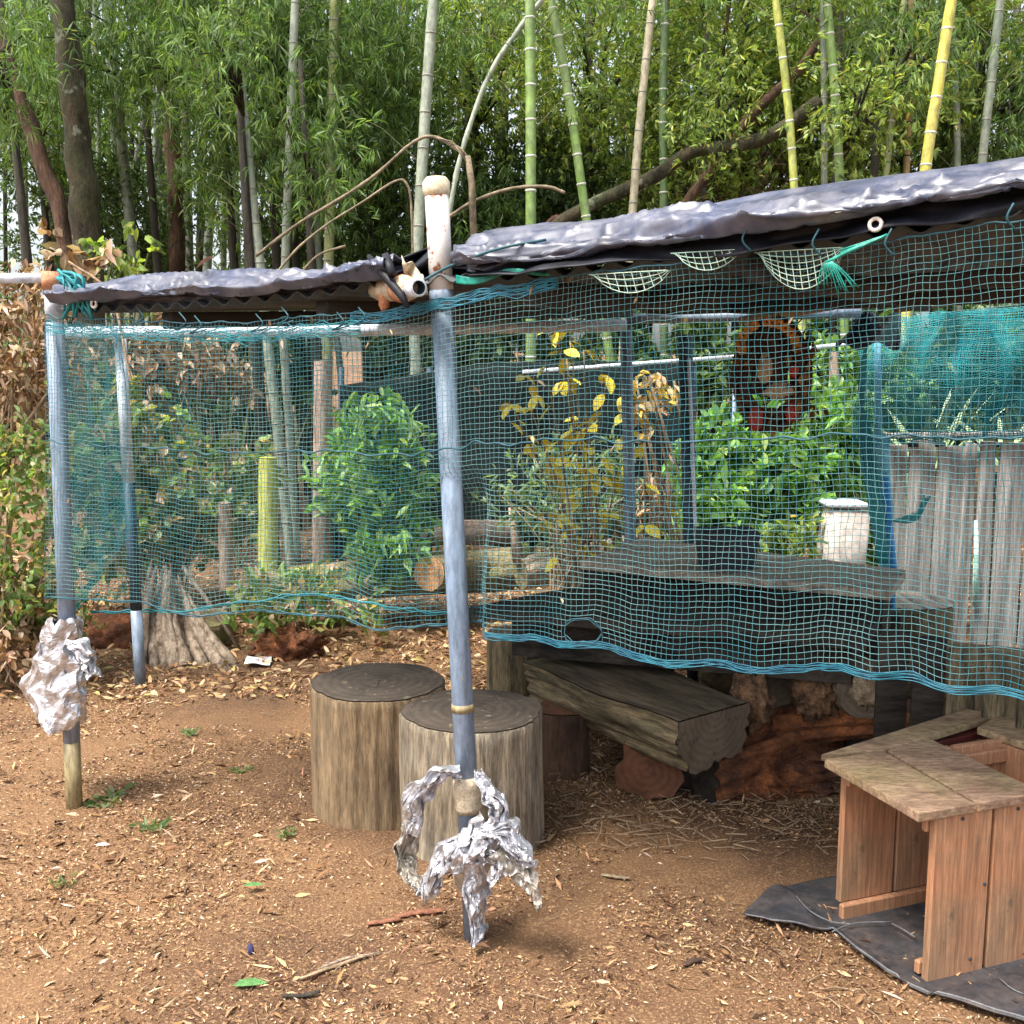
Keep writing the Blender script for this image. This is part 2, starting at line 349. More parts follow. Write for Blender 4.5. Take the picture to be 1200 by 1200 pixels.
def fans(cent, nf, spread, per, out_from=None, down=0.7, rad=0.5):
    # clusters -> fans of leaves that share a twig end
    K = len(cent); idx = rng.integers(0, K, nf); fc = cent[idx] + rng.normal(size=(nf, 3)) * spread
    fd = rng.normal(size=(nf, 3)) * rad + np.array([0, 0, -down]); fd = unit(fd)
    C = np.repeat(fc, per, 0) + rng.normal(size=(nf * per, 3)) * 0.012
    D = np.repeat(fd, per, 0) + rng.normal(size=(nf * per, 3)) * 0.42
    shade = np.repeat(rng.uniform(0.75, 1.25, nf), per)
    return C, D, shade
def ell(n, c, r, shell=0.35):
    d = unit(rng.normal(size=(n, 3))) * (rng.uniform(shell, 1, (n, 1)) ** 0.6)
    return np.array(c)[None] + d * np.array(r)[None]

# ------------------------------------------------------------------ bamboo
def cmat(nm, c, c2):
    return surf('culm_' + nm, c, c2, 5, (1,1,0.5), rough=0.42, bmp=0.05, dirt=((0.30, 0.30, 0.24), 7, 0.35))
CM = {'pale': cmat('pale', (0.30,0.35,0.26), (0.42,0.46,0.36)), 'grey': cmat('grey', (0.16,0.20,0.14), (0.26,0.29,0.22)),
      'green': cmat('green', (0.16,0.27,0.06), (0.24,0.36,0.09)), 'dgreen': cmat('dark_green', (0.08,0.15,0.05), (0.14,0.22,0.08)),
      'olive': cmat('olive', (0.22,0.26,0.08), (0.32,0.35,0.13)), 'yellow': cmat('yellow', (0.50,0.44,0.05), (0.62,0.55,0.10)),
      'ygreen': cmat('yellow_green', (0.34,0.38,0.06), (0.44,0.46,0.10)), 'tan': cmat('tan', (0.42,0.37,0.24), (0.54,0.48,0.33)),
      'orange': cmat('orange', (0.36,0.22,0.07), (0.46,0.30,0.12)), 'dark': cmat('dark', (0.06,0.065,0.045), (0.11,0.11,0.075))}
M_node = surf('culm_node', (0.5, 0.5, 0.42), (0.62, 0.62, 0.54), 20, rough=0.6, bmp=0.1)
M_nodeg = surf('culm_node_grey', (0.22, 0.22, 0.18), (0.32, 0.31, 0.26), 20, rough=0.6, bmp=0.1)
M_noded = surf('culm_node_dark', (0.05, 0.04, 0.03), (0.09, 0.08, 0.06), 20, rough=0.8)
def bamboo(pts, Y, wpx, mat, label, node=M_node, seg=0.24, top=6.4, foliage=900, pal=GREEN_B, group=None, straight_down=False):
    """pts: photo pixels from low to high, all at distance Y."""
    p = [P(x, y, Y) for x, y in pts]
    d = (p[0] - p[1]); base = p[0].copy()
    if d.z > -0.01: d = Vector((0, 0, -1))
    dd = d / -d.z; z0 = gz(p[0].x, Y) - 0.05
    base = p[0] + dd * (p[0].z - z0) * (0.35 if straight_down else 0.8); base.z = z0
    u = (p[-1] - p[-2]).normalized(); tip = []
    cur = p[-1].copy()
    while cur.z < top:
        u = (u + Vector((u.x * 0.04, 0, -0.01))).normalized(); cur = cur + u * 0.4; tip.append(cur.copy())
    allp = catmull([base] + p + tip, 8)
    r0 = wpx * Y / F / 2; n = len(allp)
    rad = [r0 * (1.08 - 0.12 * i / n if q_.z < p[-1].z else max(0.25, 0.96 - 0.5 * (q_.z - p[-1].z) / max(0.5, top - p[-1].z))) for i, q_ in enumerate(allp)]
    t = thing('bamboo', base, label, 'bamboo', group)
    MB().tube(allp, rad, 10).build('culm', mat, t)
    # nodes: raised pale rings
    nb = MB(); acc = 0; nxt = seg * 0.5
    for i in range(1, n):
        L = (allp[i] - allp[i-1]).length
        while acc + L > nxt:
            f = (nxt - acc) / L; c_ = allp[i-1].lerp(allp[i], f); dv = (allp[i] - allp[i-1]).normalized(); r = rad[i]
            nb.tube([c_ - dv * 0.007, c_ - dv * .002, c_ + dv * 0.003, c_ + dv * 0.007], [r * 1.01, r * 1.10, r * 1.10, r * 1.01], 10, cap=False)
            nxt += seg * random.uniform(0.88, 1.12)
        acc += L
    o = nb.build('node_ring', node, t); o['kind'] = 'stuff'
    vis = [a for a in allp if P(600, 310, Y).z < a.z < p[-1].z + .2]
    if vis and wpx > 5 and foliage:
        bb = MB(); cc = []
        for k in range(5):
            a = random.choice(vis); sg = random.choice((-1, 1)); e = a + Vector((sg * random.uniform(.25, .55), random.uniform(-.2, .3), random.uniform(.15, .4)))
            bb.tube([a, a.lerp(e, .5) + Vector((0, 0, .05)), e], [.005, .0035, .0015], 4, cap=False); cc += [e, a.lerp(e, .75)]
        bb.build('side_branch', M_stem, t)['kind'] = 'stuff'
        C, D, s_ = fans(np.array([tuple(c_) for c_ in cc]), 26, .05, 5); leaf_obj('side_leaves', M_leaf, t, C, D, rng.uniform(.05, .10, len(C)), rng.uniform(.009, .014, len(C)), palette(len(C), *pal) * s_[:, None])
    if foliage:
        hi = [a for a in allp if a.z > p[-1].z - 0.3]
        cen = []; tw = MB()
        for k in range(14):
            a = random.choice(hi); ang = random.uniform(0, 6.28); ln = random.uniform(0.3, 1.0)
            e = a + Vector((math.cos(ang) * ln, abs(math.sin(ang)) * ln * 0.9 + 0.15, random.uniform(-0.25, 0.35)))
            tw.tube([a, a.lerp(e, 0.5) + Vector((0, 0, 0.12)), e], [0.006, 0.004, 0.002], 4, cap=False)
            for f in (0.5, 0.75, 1.0): cen.append(a.lerp(e, f) + Vector((0, 0, 0.05)))
        tw.build('branch', M_stem, t)['kind'] = 'stuff'
        C, D, s = fans(np.array([tuple(c_) for c_ in cen]), foliage // 5, 0.13, 5)
        leaf_obj('foliage', M_leaf, t, C, D, rng.uniform(0.07, 0.13, len(C)), rng.uniform(0.012, 0.018, len(C)), palette(len(C), *pal) * s[:, None])
    return t
B = bamboo
B([(155,290),(145,190),(133,66),(128,0)], 9.5, 11, CM['grey'], 'thick grey green bamboo just right of the big mossy trunk', M_nodeg)
B([(118,300),(115,150),(112,40)], 10.5, 6, CM['grey'], 'thin grey bamboo squeezed against the right side of the mossy trunk', M_nodeg)
B([(138,290),(134,180),(126,70)], 10.2, 6, CM['grey'], 'slim grey bamboo left of the thick grey one', M_nodeg)
B([(152,245),(168,150),(172,110)], 11, 8, CM['dark'], 'dark bamboo leaning right above the left end of the tarp roof', M_noded, foliage=500)
B([(328,530),(312,390),(305,315),(291,190),(281,90)], 7.6, 11, CM['pale'], 'pale bamboo leaning left, left one of the pair seen through the left net', M_nodeg, foliage=1100)
B([(341,530),(332,390),(334,315),(340,150),(346,0)], 7.8, 9, CM['pale'], 'pale straight bamboo, right one of the pair seen through the left net', M_nodeg, foliage=1100)
B([(384,390),(385,315),(389,160),(392,0)], 8.2, 11, CM['olive'], 'olive bamboo rising behind the pinkish dead stub', M_nodeg, foliage=1000)
B([(405,520),(394,390),(375,315),(367,150)], 9, 7, CM['grey'], 'thin grey bamboo beside the olive one', M_nodeg, foliage=800)
B([(487,440),(486,390),(490,280),(498,140),(507,10)], 7.4, 12, CM['pale'], 'stout pale bamboo standing just left of the white post top', M_nodeg, foliage=700)
B([(622,430),(622,270),(622,140),(621,0)], 7.2, 11.5, CM['green'], 'bright green straight bamboo with white rings, right of the white post top', seg=0.21, foliage=500)
B([(715,420),(688,262),(669,130),(646,0)], 7.4, 10, CM['green'], 'green bamboo leaning left with white rings over the roof middle', seg=0.2, foliage=500)
B([(741,253),(752,120),(765,0)], 7.8, 9, CM['tan'], 'pale tan bamboo leaning right over the roof', M_nodeg, foliage=500)
B([(778,246),(777,120),(780,0)], 8.4, 9, CM['dgreen'], 'dark green bamboo right next to the pale tan one', foliage=700)
B([(931,226),(922,110),(909,0)], 7.5, 8.5, CM['ygreen'], 'slender yellow green bamboo with ringed stem over the right roof', seg=0.2, foliage=300)
B([(966,222),(966,130),(964,0)], 8.2, 7, CM['grey'], 'thin grey bamboo just left of the greener leaning one', M_nodeg, foliage=300)
B([(984,218),(979,120),(969,0)], 7.7, 9.5, CM['green'], 'green bamboo with dusty rings beside the thin grey one', seg=0.2, foliage=300)
B([(1037,212),(1047,120),(1054,50)], 8.4, 8, CM['olive'], 'olive bamboo left of the orange tan bamboo', foliage=900)
B([(1062,210),(1065,110),(1067,30)], 8.6, 7, CM['orange'], 'orange tan bamboo between the olive and the yellow bamboo', M_noded, foliage=500)
B([(1083,210),(1098,110),(1115,0)], 7.0, 11.5, CM['yellow'], 'bright yellow bamboo leaning right with white rings', seg=0.22, foliage=0)
B([(1122,203),(1120,110),(1116,20)], 8.8, 7, CM['grey'], 'thin grey green bamboo just right of the yellow one', M_nodeg, foliage=600)
B([(1150,198),(1161,100),(1172,0)], 8.2, 9, CM['grey'], 'grey bamboo leaning right near the right edge', M_nodeg, foliage=800)
B([(1144,198),(1147,120),(1149,60)], 9.6, 6, CM['grey'], 'very thin grey bamboo behind the leaning one at the right edge', M_nodeg, foliage=600)
B([(555,275),(553,180),(549,60),(545,0)], 9.8, 7, CM['dgreen'], 'dim green bamboo behind the broken arching stems', M_noded, foliage=800)
B([(500,445),(497,390),(480,280),(470,120)], 9.5, 6, CM['grey'], 'thin grey bamboo half hidden behind the stout pale one', M_nodeg, foliage=700)
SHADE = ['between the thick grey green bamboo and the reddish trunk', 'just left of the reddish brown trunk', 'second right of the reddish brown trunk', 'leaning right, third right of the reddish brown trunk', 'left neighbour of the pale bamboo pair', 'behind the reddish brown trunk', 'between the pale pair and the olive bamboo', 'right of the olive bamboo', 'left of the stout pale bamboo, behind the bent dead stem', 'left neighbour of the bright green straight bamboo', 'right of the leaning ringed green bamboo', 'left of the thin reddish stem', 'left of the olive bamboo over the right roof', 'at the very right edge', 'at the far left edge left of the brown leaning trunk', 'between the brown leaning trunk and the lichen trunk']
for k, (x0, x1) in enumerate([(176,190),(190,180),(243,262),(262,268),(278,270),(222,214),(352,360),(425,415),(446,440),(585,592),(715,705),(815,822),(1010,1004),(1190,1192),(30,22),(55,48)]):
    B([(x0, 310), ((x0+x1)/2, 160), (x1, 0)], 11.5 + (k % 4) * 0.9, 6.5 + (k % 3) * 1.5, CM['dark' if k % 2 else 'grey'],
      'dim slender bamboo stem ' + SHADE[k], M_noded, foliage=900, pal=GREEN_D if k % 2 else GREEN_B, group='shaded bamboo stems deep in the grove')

# broken, arching dead stems
def arch(name, px, Y, w, mat, label, cat):
    pts = catmull([P(x, y, Y) for x, y in px], 6)
    t = thing(name, pts[0], label, cat)
    MB().tube(pts, [w * Y / F / 2 * random.uniform(0.85, 1.15) for _ in pts], 7).build('stem', mat, t)
    return t
M_deadb = surf('dead_bamboo', (0.10,0.075,0.045), (0.30,0.235,0.15), 10, rough=0.8, bmp=0.5)
t = arch('broken_bamboo', [(300,300),(350,262),(395,235),(440,205),(480,170),(505,160),(535,172),(548,185)], 6.9, 4, M_deadb, 'dead bamboo bent into an arch left of the white post top', 'bamboo')
MB().tube([P(548,183,6.9), P(553,215,6.9), P(556,310,6.9)], [0.02,0.022,0.024], 7).build('splintered_stem', M_deadb, t)
mb = MB()
for k in range(5): mb.tube([P(505+k*3,160+k,6.9), P(530+k*2,166+k*3,6.88), P(550+k,186+k*4,6.9)], 0.006, 4)
mb.build('splinter', M_deadb, t)['kind'] = 'stuff'
arch('bent_bamboo', [(320,325),(350,290),(385,262),(420,240),(462,213),(476,215),(482,240),(484,320)], 6.8, 3, M_deadb, 'thin dead bamboo bent over below the larger arch', 'bamboo')
arch('leaning_bamboo', [(515,330),(530,230),(545,165),(575,85),(615,25),(640,-5)], 7.3, 6, CM['pale'], 'thin pale bamboo curving right behind the white post top', 'bamboo')
arch('drooping_stem', [(525,255),(555,236),(600,221),(640,219),(662,226)], 7.0, 4, M_deadb, 'thin tan stem drooping right behind the green ringed bamboo', 'stem')
arch('fallen_branch', [(345,330),(372,300),(405,288)], 7, 3, M_deadb, 'thin dead branch poking up behind the left tarp', 'branch')

# ------------------------------------------------------------------ trees
def tree(px, Y, w0, w1, mat, label, crown=0, pal=GREEN_D, name='tree', cy=1.0, limbs=4, toground=True, group=None, top=7.5):
    p = [P(x, y, Y) for x, y in px]
    pts = list(p)
    if toground:
        b0 = p[0].copy(); d = (p[0]-p[1]).normalized(); b0 = p[0] + d * ((p[0].z - gz(p[0].x, Y)) / max(0.2, -d.z)) * 0.6; b0.z = gz(b0.x, Y) - 0.1; pts = [b0] + p
    if toground:
        d = (p[-1]-p[-2]).normalized(); e = p[-1]
        while e.z < top - 1: e = e + d * 0.5; pts.append(e)
    pts = catmull(pts, 8); n = len(pts)
    t = thing(name, pts[0], label, 'tree', group)
    rr = [(w0 + (w1 - w0) * i / n) * Y / F / 2 for i in range(n)]
    mb = MB(); k = 12; bb = len(mb.v)
    mb.tube(pts, rr, 12); 
    for i, v in enumerate(mb.v):
        a = rr[min(n-1, i // 12)]
        v += Vector((noise.noise(v * 5), noise.noise(v * 5 + Vector((9,0,0))), 0)) * a * 0.35
    mb.build('trunk', mat, t)
    cen = []
    for j in range(limbs):
        a = pts[random.randint(n // 2, n - 1)]; ang = random.uniform(0, 6.28); ln = random.uniform(0.8, 1.8)
        e = a + Vector((math.cos(ang) * ln, math.sin(ang) * ln, random.uniform(0.2, 0.9)))
        r = rr[-1] * 0.4
        MB().tube([a, a.lerp(e, .5) + Vector((0,0,.15)), e], [r, r*.6, r*.25], 6).build('limb', mat, t)
        cen.append(e); cen.append(a.lerp(e, .6))
    if crown:
        c = np.array([tuple(x) for x in cen]); c = np.concatenate([c, c + rng.normal(size=c.shape) * 0.5, c + rng.normal(size=c.shape) * 0.6])
        C, D, s = fans(c, crown // 5, 0.28, 5, down=0.3)
        leaf_obj('crown', M_leaf, t, C, D, rng.uniform(0.06, 0.1, len(C)), rng.uniform(0.02, 0.032, len(C)), palette(len(C), *pal) * s[:, None])
    return t
tree([(103,300),(96,200),(84,90),(72,0)], 7.6, 33, 24, M_trunk, 'thick dark tree trunk with pale lichen patches at the upper left', crown=4000, pal=GREEN_D)
tree([(80,290),(52,200),(22,110),(-5,40)], 7.8, 19, 15, M_trunkr, 'brown trunk leaning left beside the thick lichen covered trunk', crown=4000, pal=GREEN_B)
tree([(208,315),(204,200),(198,80),(196,0)], 10, 20, 14, M_trunkr, 'reddish brown trunk half hidden in leaves above the left tarp', crown=5000)
tree([(548,300),(550,150),(545,40),(545,-40)], 10.5, 13, 9, M_trunkd, 'narrow dark trunk behind the curving pale bamboo', crown=5000, pal=GREEN_Y)
tree([(878,240),(874,140),(872,60),(870,-30)], 9.5, 14, 9, M_trunkd, 'dark ivy covered trunk behind the yellow green bamboo', crown=5000, pal=GREEN_Y)
tree([(690,300),(686,180),(690,60),(692,-30)], 10.5, 12, 9, M_trunkd, 'dark trunk in the shade between the two green ringed bamboos', crown=5000, pal=GREEN_Y)
tree([(826,245),(832,190),(838,140),(845,80)], 8.8, 6, 4, M_trunkr, 'thin reddish stem right of the mossy leaning log', crown=1500, pal=GREEN_Y, limbs=3)
t = tree([(628,290),(660,258),(715,230),(770,205),(810,178),(850,172),(900,160),(960,120)], 8.0, 14, 16, M_trunk, 'mossy brown tree trunk fallen at a slant behind the roof', limbs=0, toground=False, name='fallen_tree')
t = tree([(800,245),(840,190),(885,130),(930,90),(955,55),(975,10),(985,-60)], 8.3, 12, 10, M_trunkr, 'twisting pinkish brown tree rising right behind the yellow green bamboo', limbs=3, toground=False, crown=2500, pal=GREEN_Y, name='twisted_tree')
mb = MB()
for k in range(60):
    x = random.uniform(800, 930); y = random.uniform(120, 250); a = P(x, y, random.uniform(8.3, 9.2))
    mb.tube([a, a + Vector((random.uniform(-.3,.3), 0, random.uniform(-.2,.1))), a + Vector((random.uniform(-.4,.4), 0.1, random.uniform(-.6,-.2)))], 0.006, 4, cap=False)
o = mb.build('hanging_vines', M_trunkr); tag(o, 'tangle of dry brown vines around the twisted tree', 'vines', kind='stuff')
# crowns in the canopy that fill the view: trees with trunks beyond the grove
CANOPY = [(265,60,7.1,GREEN_B,'fine leaved sprays hanging before the tops of the pale bamboo pair'),
 (350,180,7.3,GREEN_B,'fine leaved sprays hanging around the olive bamboo'),
 (-20,80,6.9,GREEN_B,'bright fine leaved sprays at the left edge before the leaning trunk'),
 (1010,120,7.5,GREEN_Y,'sunlit yellow green sprays before the green dusty bamboo'),
 (845,130,8.0,GREEN_Y,'yellow green sprays just left of the yellow green bamboo'),
 (1060,60,7.9,GREEN_B,'soft leaf sprays around the olive and orange bamboos'),
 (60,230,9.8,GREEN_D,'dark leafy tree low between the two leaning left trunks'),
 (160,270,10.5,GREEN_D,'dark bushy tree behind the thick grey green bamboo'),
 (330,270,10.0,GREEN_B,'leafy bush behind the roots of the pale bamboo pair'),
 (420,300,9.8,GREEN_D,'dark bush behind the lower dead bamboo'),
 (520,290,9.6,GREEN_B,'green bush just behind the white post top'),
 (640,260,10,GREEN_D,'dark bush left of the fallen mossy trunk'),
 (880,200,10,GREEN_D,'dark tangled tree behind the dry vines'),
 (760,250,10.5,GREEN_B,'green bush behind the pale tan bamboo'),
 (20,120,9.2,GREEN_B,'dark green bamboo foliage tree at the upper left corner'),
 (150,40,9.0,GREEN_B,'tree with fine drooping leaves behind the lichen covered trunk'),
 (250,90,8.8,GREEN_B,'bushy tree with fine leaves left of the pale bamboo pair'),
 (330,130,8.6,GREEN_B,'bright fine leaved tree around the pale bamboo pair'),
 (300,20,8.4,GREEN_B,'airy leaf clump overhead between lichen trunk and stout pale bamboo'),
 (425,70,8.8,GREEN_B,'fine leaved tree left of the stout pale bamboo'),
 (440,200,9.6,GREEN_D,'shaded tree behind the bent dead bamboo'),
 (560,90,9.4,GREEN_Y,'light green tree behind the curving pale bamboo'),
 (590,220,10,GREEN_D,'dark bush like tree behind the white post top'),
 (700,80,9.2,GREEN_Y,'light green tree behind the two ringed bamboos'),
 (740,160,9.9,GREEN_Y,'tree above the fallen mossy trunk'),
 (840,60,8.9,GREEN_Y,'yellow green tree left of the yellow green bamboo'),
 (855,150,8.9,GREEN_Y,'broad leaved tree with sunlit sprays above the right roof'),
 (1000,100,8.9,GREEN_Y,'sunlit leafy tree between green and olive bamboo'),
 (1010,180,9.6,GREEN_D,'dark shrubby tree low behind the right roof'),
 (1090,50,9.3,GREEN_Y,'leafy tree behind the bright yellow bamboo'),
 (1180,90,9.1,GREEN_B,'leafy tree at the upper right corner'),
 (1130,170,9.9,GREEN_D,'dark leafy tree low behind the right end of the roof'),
 (970,20,9.4,GREEN_Y,'leafy tree high behind the twisted tree')]
for x, y, Y, pal, lab in CANOPY:
    c = P(x, y, Y); t = thing('leafy_tree', (c.x, Y, gz(c.x, Y)), lab, 'tree')
    top = c.z + 0.7
    MB().tube([(c.x + .1, Y + .5, gz(c.x, Y) - .1), (c.x, Y + .5, c.z * .5), (c.x - .05, Y + .4, top)], [0.05, 0.04, 0.015], 7).build('trunk', M_trunkd, t)
    small = Y < 8.1; cen = ell(9 if small else 26, c, (0.38, 0.3, 0.35) if small else (0.95, 0.7, 0.75), 0.2)
    lb = MB()
    for e in cen[:14]: lb.tube([(c.x, Y + .4, c.z - .3), Vector(e).lerp(c, .5), Vector(e)], [0.015, 0.01, 0.004], 4, cap=False)
    lb.build('limb', M_trunkd, t)['kind'] = 'stuff'
    if small: M_t = None
    fine = pal is GREEN_B; n = 170 if small else 1050 if y < 210 else 1500
    n = int(n * 1.5 * (.55 if x < 430 and y > 210 else 1))
    C, D, s = fans(cen, n, 0.15, 6, down=0.8 if fine else 0.25)
    ln = rng.uniform(0.055, 0.11, len(C)) if fine else rng.uniform(0.04, 0.075, len(C))
    wd = rng.uniform(0.009, 0.014, len(C)) if fine else rng.uniform(0.014, 0.024, len(C))
    cs = np.repeat(rng.uniform(0.8, 1.2, len(C) // 6), 6)
    leaf_obj('crown', M_leaf, t, C, D, ln, wd, palette(len(C), *pal) * cs[:, None])
# dense wood beyond
n = 26000; xs = rng.uniform(-9, 9, n); ys = rng.uniform(11.5, 16, n); zs = rng.uniform(0.2, 8.5, n)
keep = np.array([noise.noise(Vector((a * 0.8, b_ * 0.5, c_ * 0.8))) > 0.10 for a, b_, c_ in zip(xs, ys, zs)])
fc = np.stack([xs, ys, zs], 1)[keep]
C = np.repeat(fc, 6, 0) + rng.normal(size=(len(fc) * 6, 3)) * 0.12; D = rng.normal(size=(len(C), 3)) + np.array([0, 0, -.5])
leaf_obj('background_wood', M_leaf, None, C, D, rng.uniform(0.1, 0.2, len(C)), rng.uniform(0.03, 0.05, len(C)), palette(len(C), *GREEN_B))
tag(bpy.data.objects['background_wood'], 'dense mass of dark green leaves at the back of the grove', 'foliage', kind='stuff')
mb = MB()
for k in range(90):
    x = random.uniform(-8, 8); y = random.uniform(12, 17); r = random.uniform(0.02, 0.06); l = random.uniform(-.5, .5)
    mb.tube([(x, y, 0), (x + l * .5, y, 3.5), (x + l * 1.4, y, 8)], [r * 1.2, r, r * .7], 6)
tag(mb.build('distant_stems', M_trunkd), 'mass of dark far stems closing the back of the grove', 'stems', kind='stuff')

# ------------------------------------------------------------------ undergrowth
def shrub(name, label, base, vols, n, pal, ln, wd, broad=True, down=0.1, mat=M_leaf, stems=14, smat=M_stem, per=5, spread=0.07, group=None, cat='shrub', sr=0.006):
    base = Vector(base); t = thing(name, base, label, cat, group)
    cen = np.concatenate([ell(k, c, r, 0.3) for c, r, k in vols])
    mb = MB()
    for e in cen[rng.choice(len(cen), min(stems, len(cen)), replace=False)]:
        e = Vector(e); m_ = base.lerp(e, .5) + Vector((random.uniform(-.12,.12), random.uniform(-.1,.1), .08))
        mb.tube(catmull([base + Vector((random.uniform(-.08,.08), random.uniform(-.05,.05), -.03)), m_, e], 4), [sr * random.uniform(.5, 1.2)] * 9, 5, cap=False)
    mb.build('stem', smat, t)['kind'] = 'stuff'
    C, D, s = fans(cen, n // per, spread, per, down=down)
    C[:, 2] = np.maximum(C[:, 2], 0.02)
    leaf_obj('foliage', mat, t, C, D, rng.uniform(ln * .6, ln * 1.2, len(C)), rng.uniform(wd * .7, wd * 1.2, len(C)), palette(len(C), *pal) * s[:, None], broad)
    return t
GREEN_S = ([(0.13,0.26,0.08),(0.20,0.34,0.11),(0.08,0.16,0.05),(0.32,0.44,0.20)], [3,3,2,1])
TAN = ([(0.42,0.30,0.19),(0.30,0.18,0.10),(0.55,0.42,0.30),(0.16,0.09,0.05)], [3,2.5,1.5,2])
MIX = ([(0.13,0.22,0.07),(0.22,0.32,0.11),(0.42,0.30,0.19),(0.55,0.43,0.30),(0.36,0.36,0.10)], [3,2.6,1.2,1,.7])
def V3(px, py, Y): return tuple(P(px, py, Y))
shrub('dead_leaf_bank', 'bank of pinkish dry leaves hanging left of the left post', P(-40,760,4.9), [(V3(10,420,5.2),(.35,.3,.42),16),(V3(-60,480,5.3),(.3,.3,.5),10)], 3600, TAN, .06, .020, mat=M_dry, down=.6, smat=M_twig, stems=60)
shrub('green_thicket', 'green and yellow leafy thicket at the left edge beside the left post', P(0,790,4.7), [(V3(10,620,4.9),(.32,.25,.42),18),(V3(40,700,4.9),(.2,.2,.2),8)], 3800, MIX, .05, .024, smat=M_twig, stems=60)
shrub('brushwood', 'dark brushwood with fallen leaves at the foot of the left thicket', P(10,770,4.9), [(V3(10,750,4.8),(.35,.2,.12),10)], 700, TAN, .06, .03, mat=M_dry, smat=M_twig, stems=30)
shrub('vine_thicket', 'tangle of green leaves and dry tan leaves behind the left net', P(180,720,6.2), [(V3(130,520,6.3),(.35,.4,.5),20),(V3(230,560,6.3),(.42,.4,.42),24),(V3(150,640,6.3),(.4,.3,.22),10)], 4600, MIX, .08, .05, smat=M_twig, stems=40)
shrub('dry_bush', 'dry pinkish leaved bush high behind the left net', P(210,700,6.7), [(V3(215,420,6.6),(.42,.3,.22),20),(V3(130,430,6.6),(.3,.3,.25),10)], 1700, TAN, .08, .035, mat=M_dry, smat=M_twig, stems=24, down=.5)
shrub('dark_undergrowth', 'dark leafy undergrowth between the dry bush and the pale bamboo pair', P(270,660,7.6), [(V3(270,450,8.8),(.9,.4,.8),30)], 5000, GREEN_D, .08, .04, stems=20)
shrub('laurel_bush', 'glossy green bush in front of the black screen', P(440,680,5.9), [(V3(440,520,5.9),(.2,.2,.26),18),(V3(450,600,5.9),(.3,.25,.3),22),(V3(400,560,6.0),(.15,.15,.25),8)], 2600, GREEN_S, .095, .03, stems=24)
shrub('fern_patch', 'dull green ground cover under the yellow stake', P(330,700,5.8), [(V3(370,695,5.6),(.4,.2,.04),12),(V3(300,705,5.4),(.2,.15,.04),8)], 800, MIX, .07, .03, stems=8)
shrub('grey_green_bush', 'wispy grey green bush right of the middle post', P(660,690,5.6), [(V3(640,590,5.8),(.3,.25,.3),22),(V3(700,560,5.8),(.22,.2,.3),12)], 1600, ([(0.13,0.20,0.10),(0.20,0.28,0.15),(0.28,0.34,0.20)],[3,3,1]), .07, .016, stems=46, smat=M_twig)
shrub('leafy_bush', 'bright green bush behind the dark pot on the table', P(900,700,5.5), [(V3(890,560,5.6),(.40,.25,.32),30),(V3(960,520,5.7),(.25,.2,.28),16),(V3(850,600,5.5),(.2,.2,.2),10)], 4600, ([(0.12,0.26,0.06),(0.18,0.34,0.08),(0.07,0.15,0.04),(0.30,0.42,0.14)],[3,3,1.6,1]), .09, .042, stems=20)
shrub('yellow_green_weeds', 'low yellow green weeds beside the white box', P(920,700,5.2), [(V3(900,640,5.2),(.25,.15,.08),10)], 500, GREEN_Y, .07, .03, stems=8)
shrub('back_hedge', 'dim green bushes behind the wreath', P(900,560,8.0), [(V3(870,430,8.2),(.9,.4,.5),24),(V3(1000,400,8),(.5,.3,.5),12)], 5000, GREEN_B, .09, .045, stems=8)
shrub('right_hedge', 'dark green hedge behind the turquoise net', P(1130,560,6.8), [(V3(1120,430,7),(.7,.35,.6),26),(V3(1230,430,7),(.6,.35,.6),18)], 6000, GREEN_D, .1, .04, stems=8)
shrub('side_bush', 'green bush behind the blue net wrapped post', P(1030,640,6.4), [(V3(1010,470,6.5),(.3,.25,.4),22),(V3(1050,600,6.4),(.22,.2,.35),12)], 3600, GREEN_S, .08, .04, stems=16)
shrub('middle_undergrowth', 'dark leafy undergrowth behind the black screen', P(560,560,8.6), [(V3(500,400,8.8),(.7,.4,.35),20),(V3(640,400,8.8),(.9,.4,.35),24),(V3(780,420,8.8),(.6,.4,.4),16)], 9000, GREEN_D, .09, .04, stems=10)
shrub('thin_weeds', 'sprigs with fresh yellow green leaves behind the left tarp corner', P(140,330,6.4)+Vector((0,0,-.6)), [(V3(150,300,6.4),(.17,.1,.05),8)], 130, GREEN_Y, .08, .04, stems=8)
shrub('dry_vine', 'dry leaves heaped over the corner of the left post', PL(80,330,-.1)+Vector((0,0.4,-.3)), [(tuple(PL(85,302,-.5)),(.08,.08,.04),8)], 60, TAN, .06, .035, mat=M_dry, stems=1, smat=M_twig)

# yellow-leaved plant and tan stems (leaves large enough to be parts)
def one_leaf(name, L, Wd, mat):
    mb = MB(); n = 4
    prof = [(0, .0), (.25, .42), (.55, .5), (.82, .3), (1, 0)]
    for s_, h in prof: mb.v += [Vector((s_*L, -h*Wd, .12*Wd*abs(h)*2 - .1*L*s_*s_)), Vector((s_*L, 0, -.1*L*s_*s_)), Vector((s_*L, h*Wd, .12*Wd*abs(h)*2 - .1*L*s_*s_))]
    for i in range(4): mb.f += [(i*3, i*3+1, i*3+4, i*3+3), (i*3+1, i*3+2, i*3+5, i*3+4)]
    me = bpy.data.meshes.new(name); me.from_pydata([tuple(v) for v in mb.v], [], mb.f); me.materials.append(mat); return me
M_yleaf = surf('yellow_leaf', (0.78, 0.62, 0.02), (0.90, 0.80, 0.08), 12, fine=.1, rough=0.55, bmp=0.2)
yl = one_leaf('leaf', 0.085, 0.05, M_yleaf)
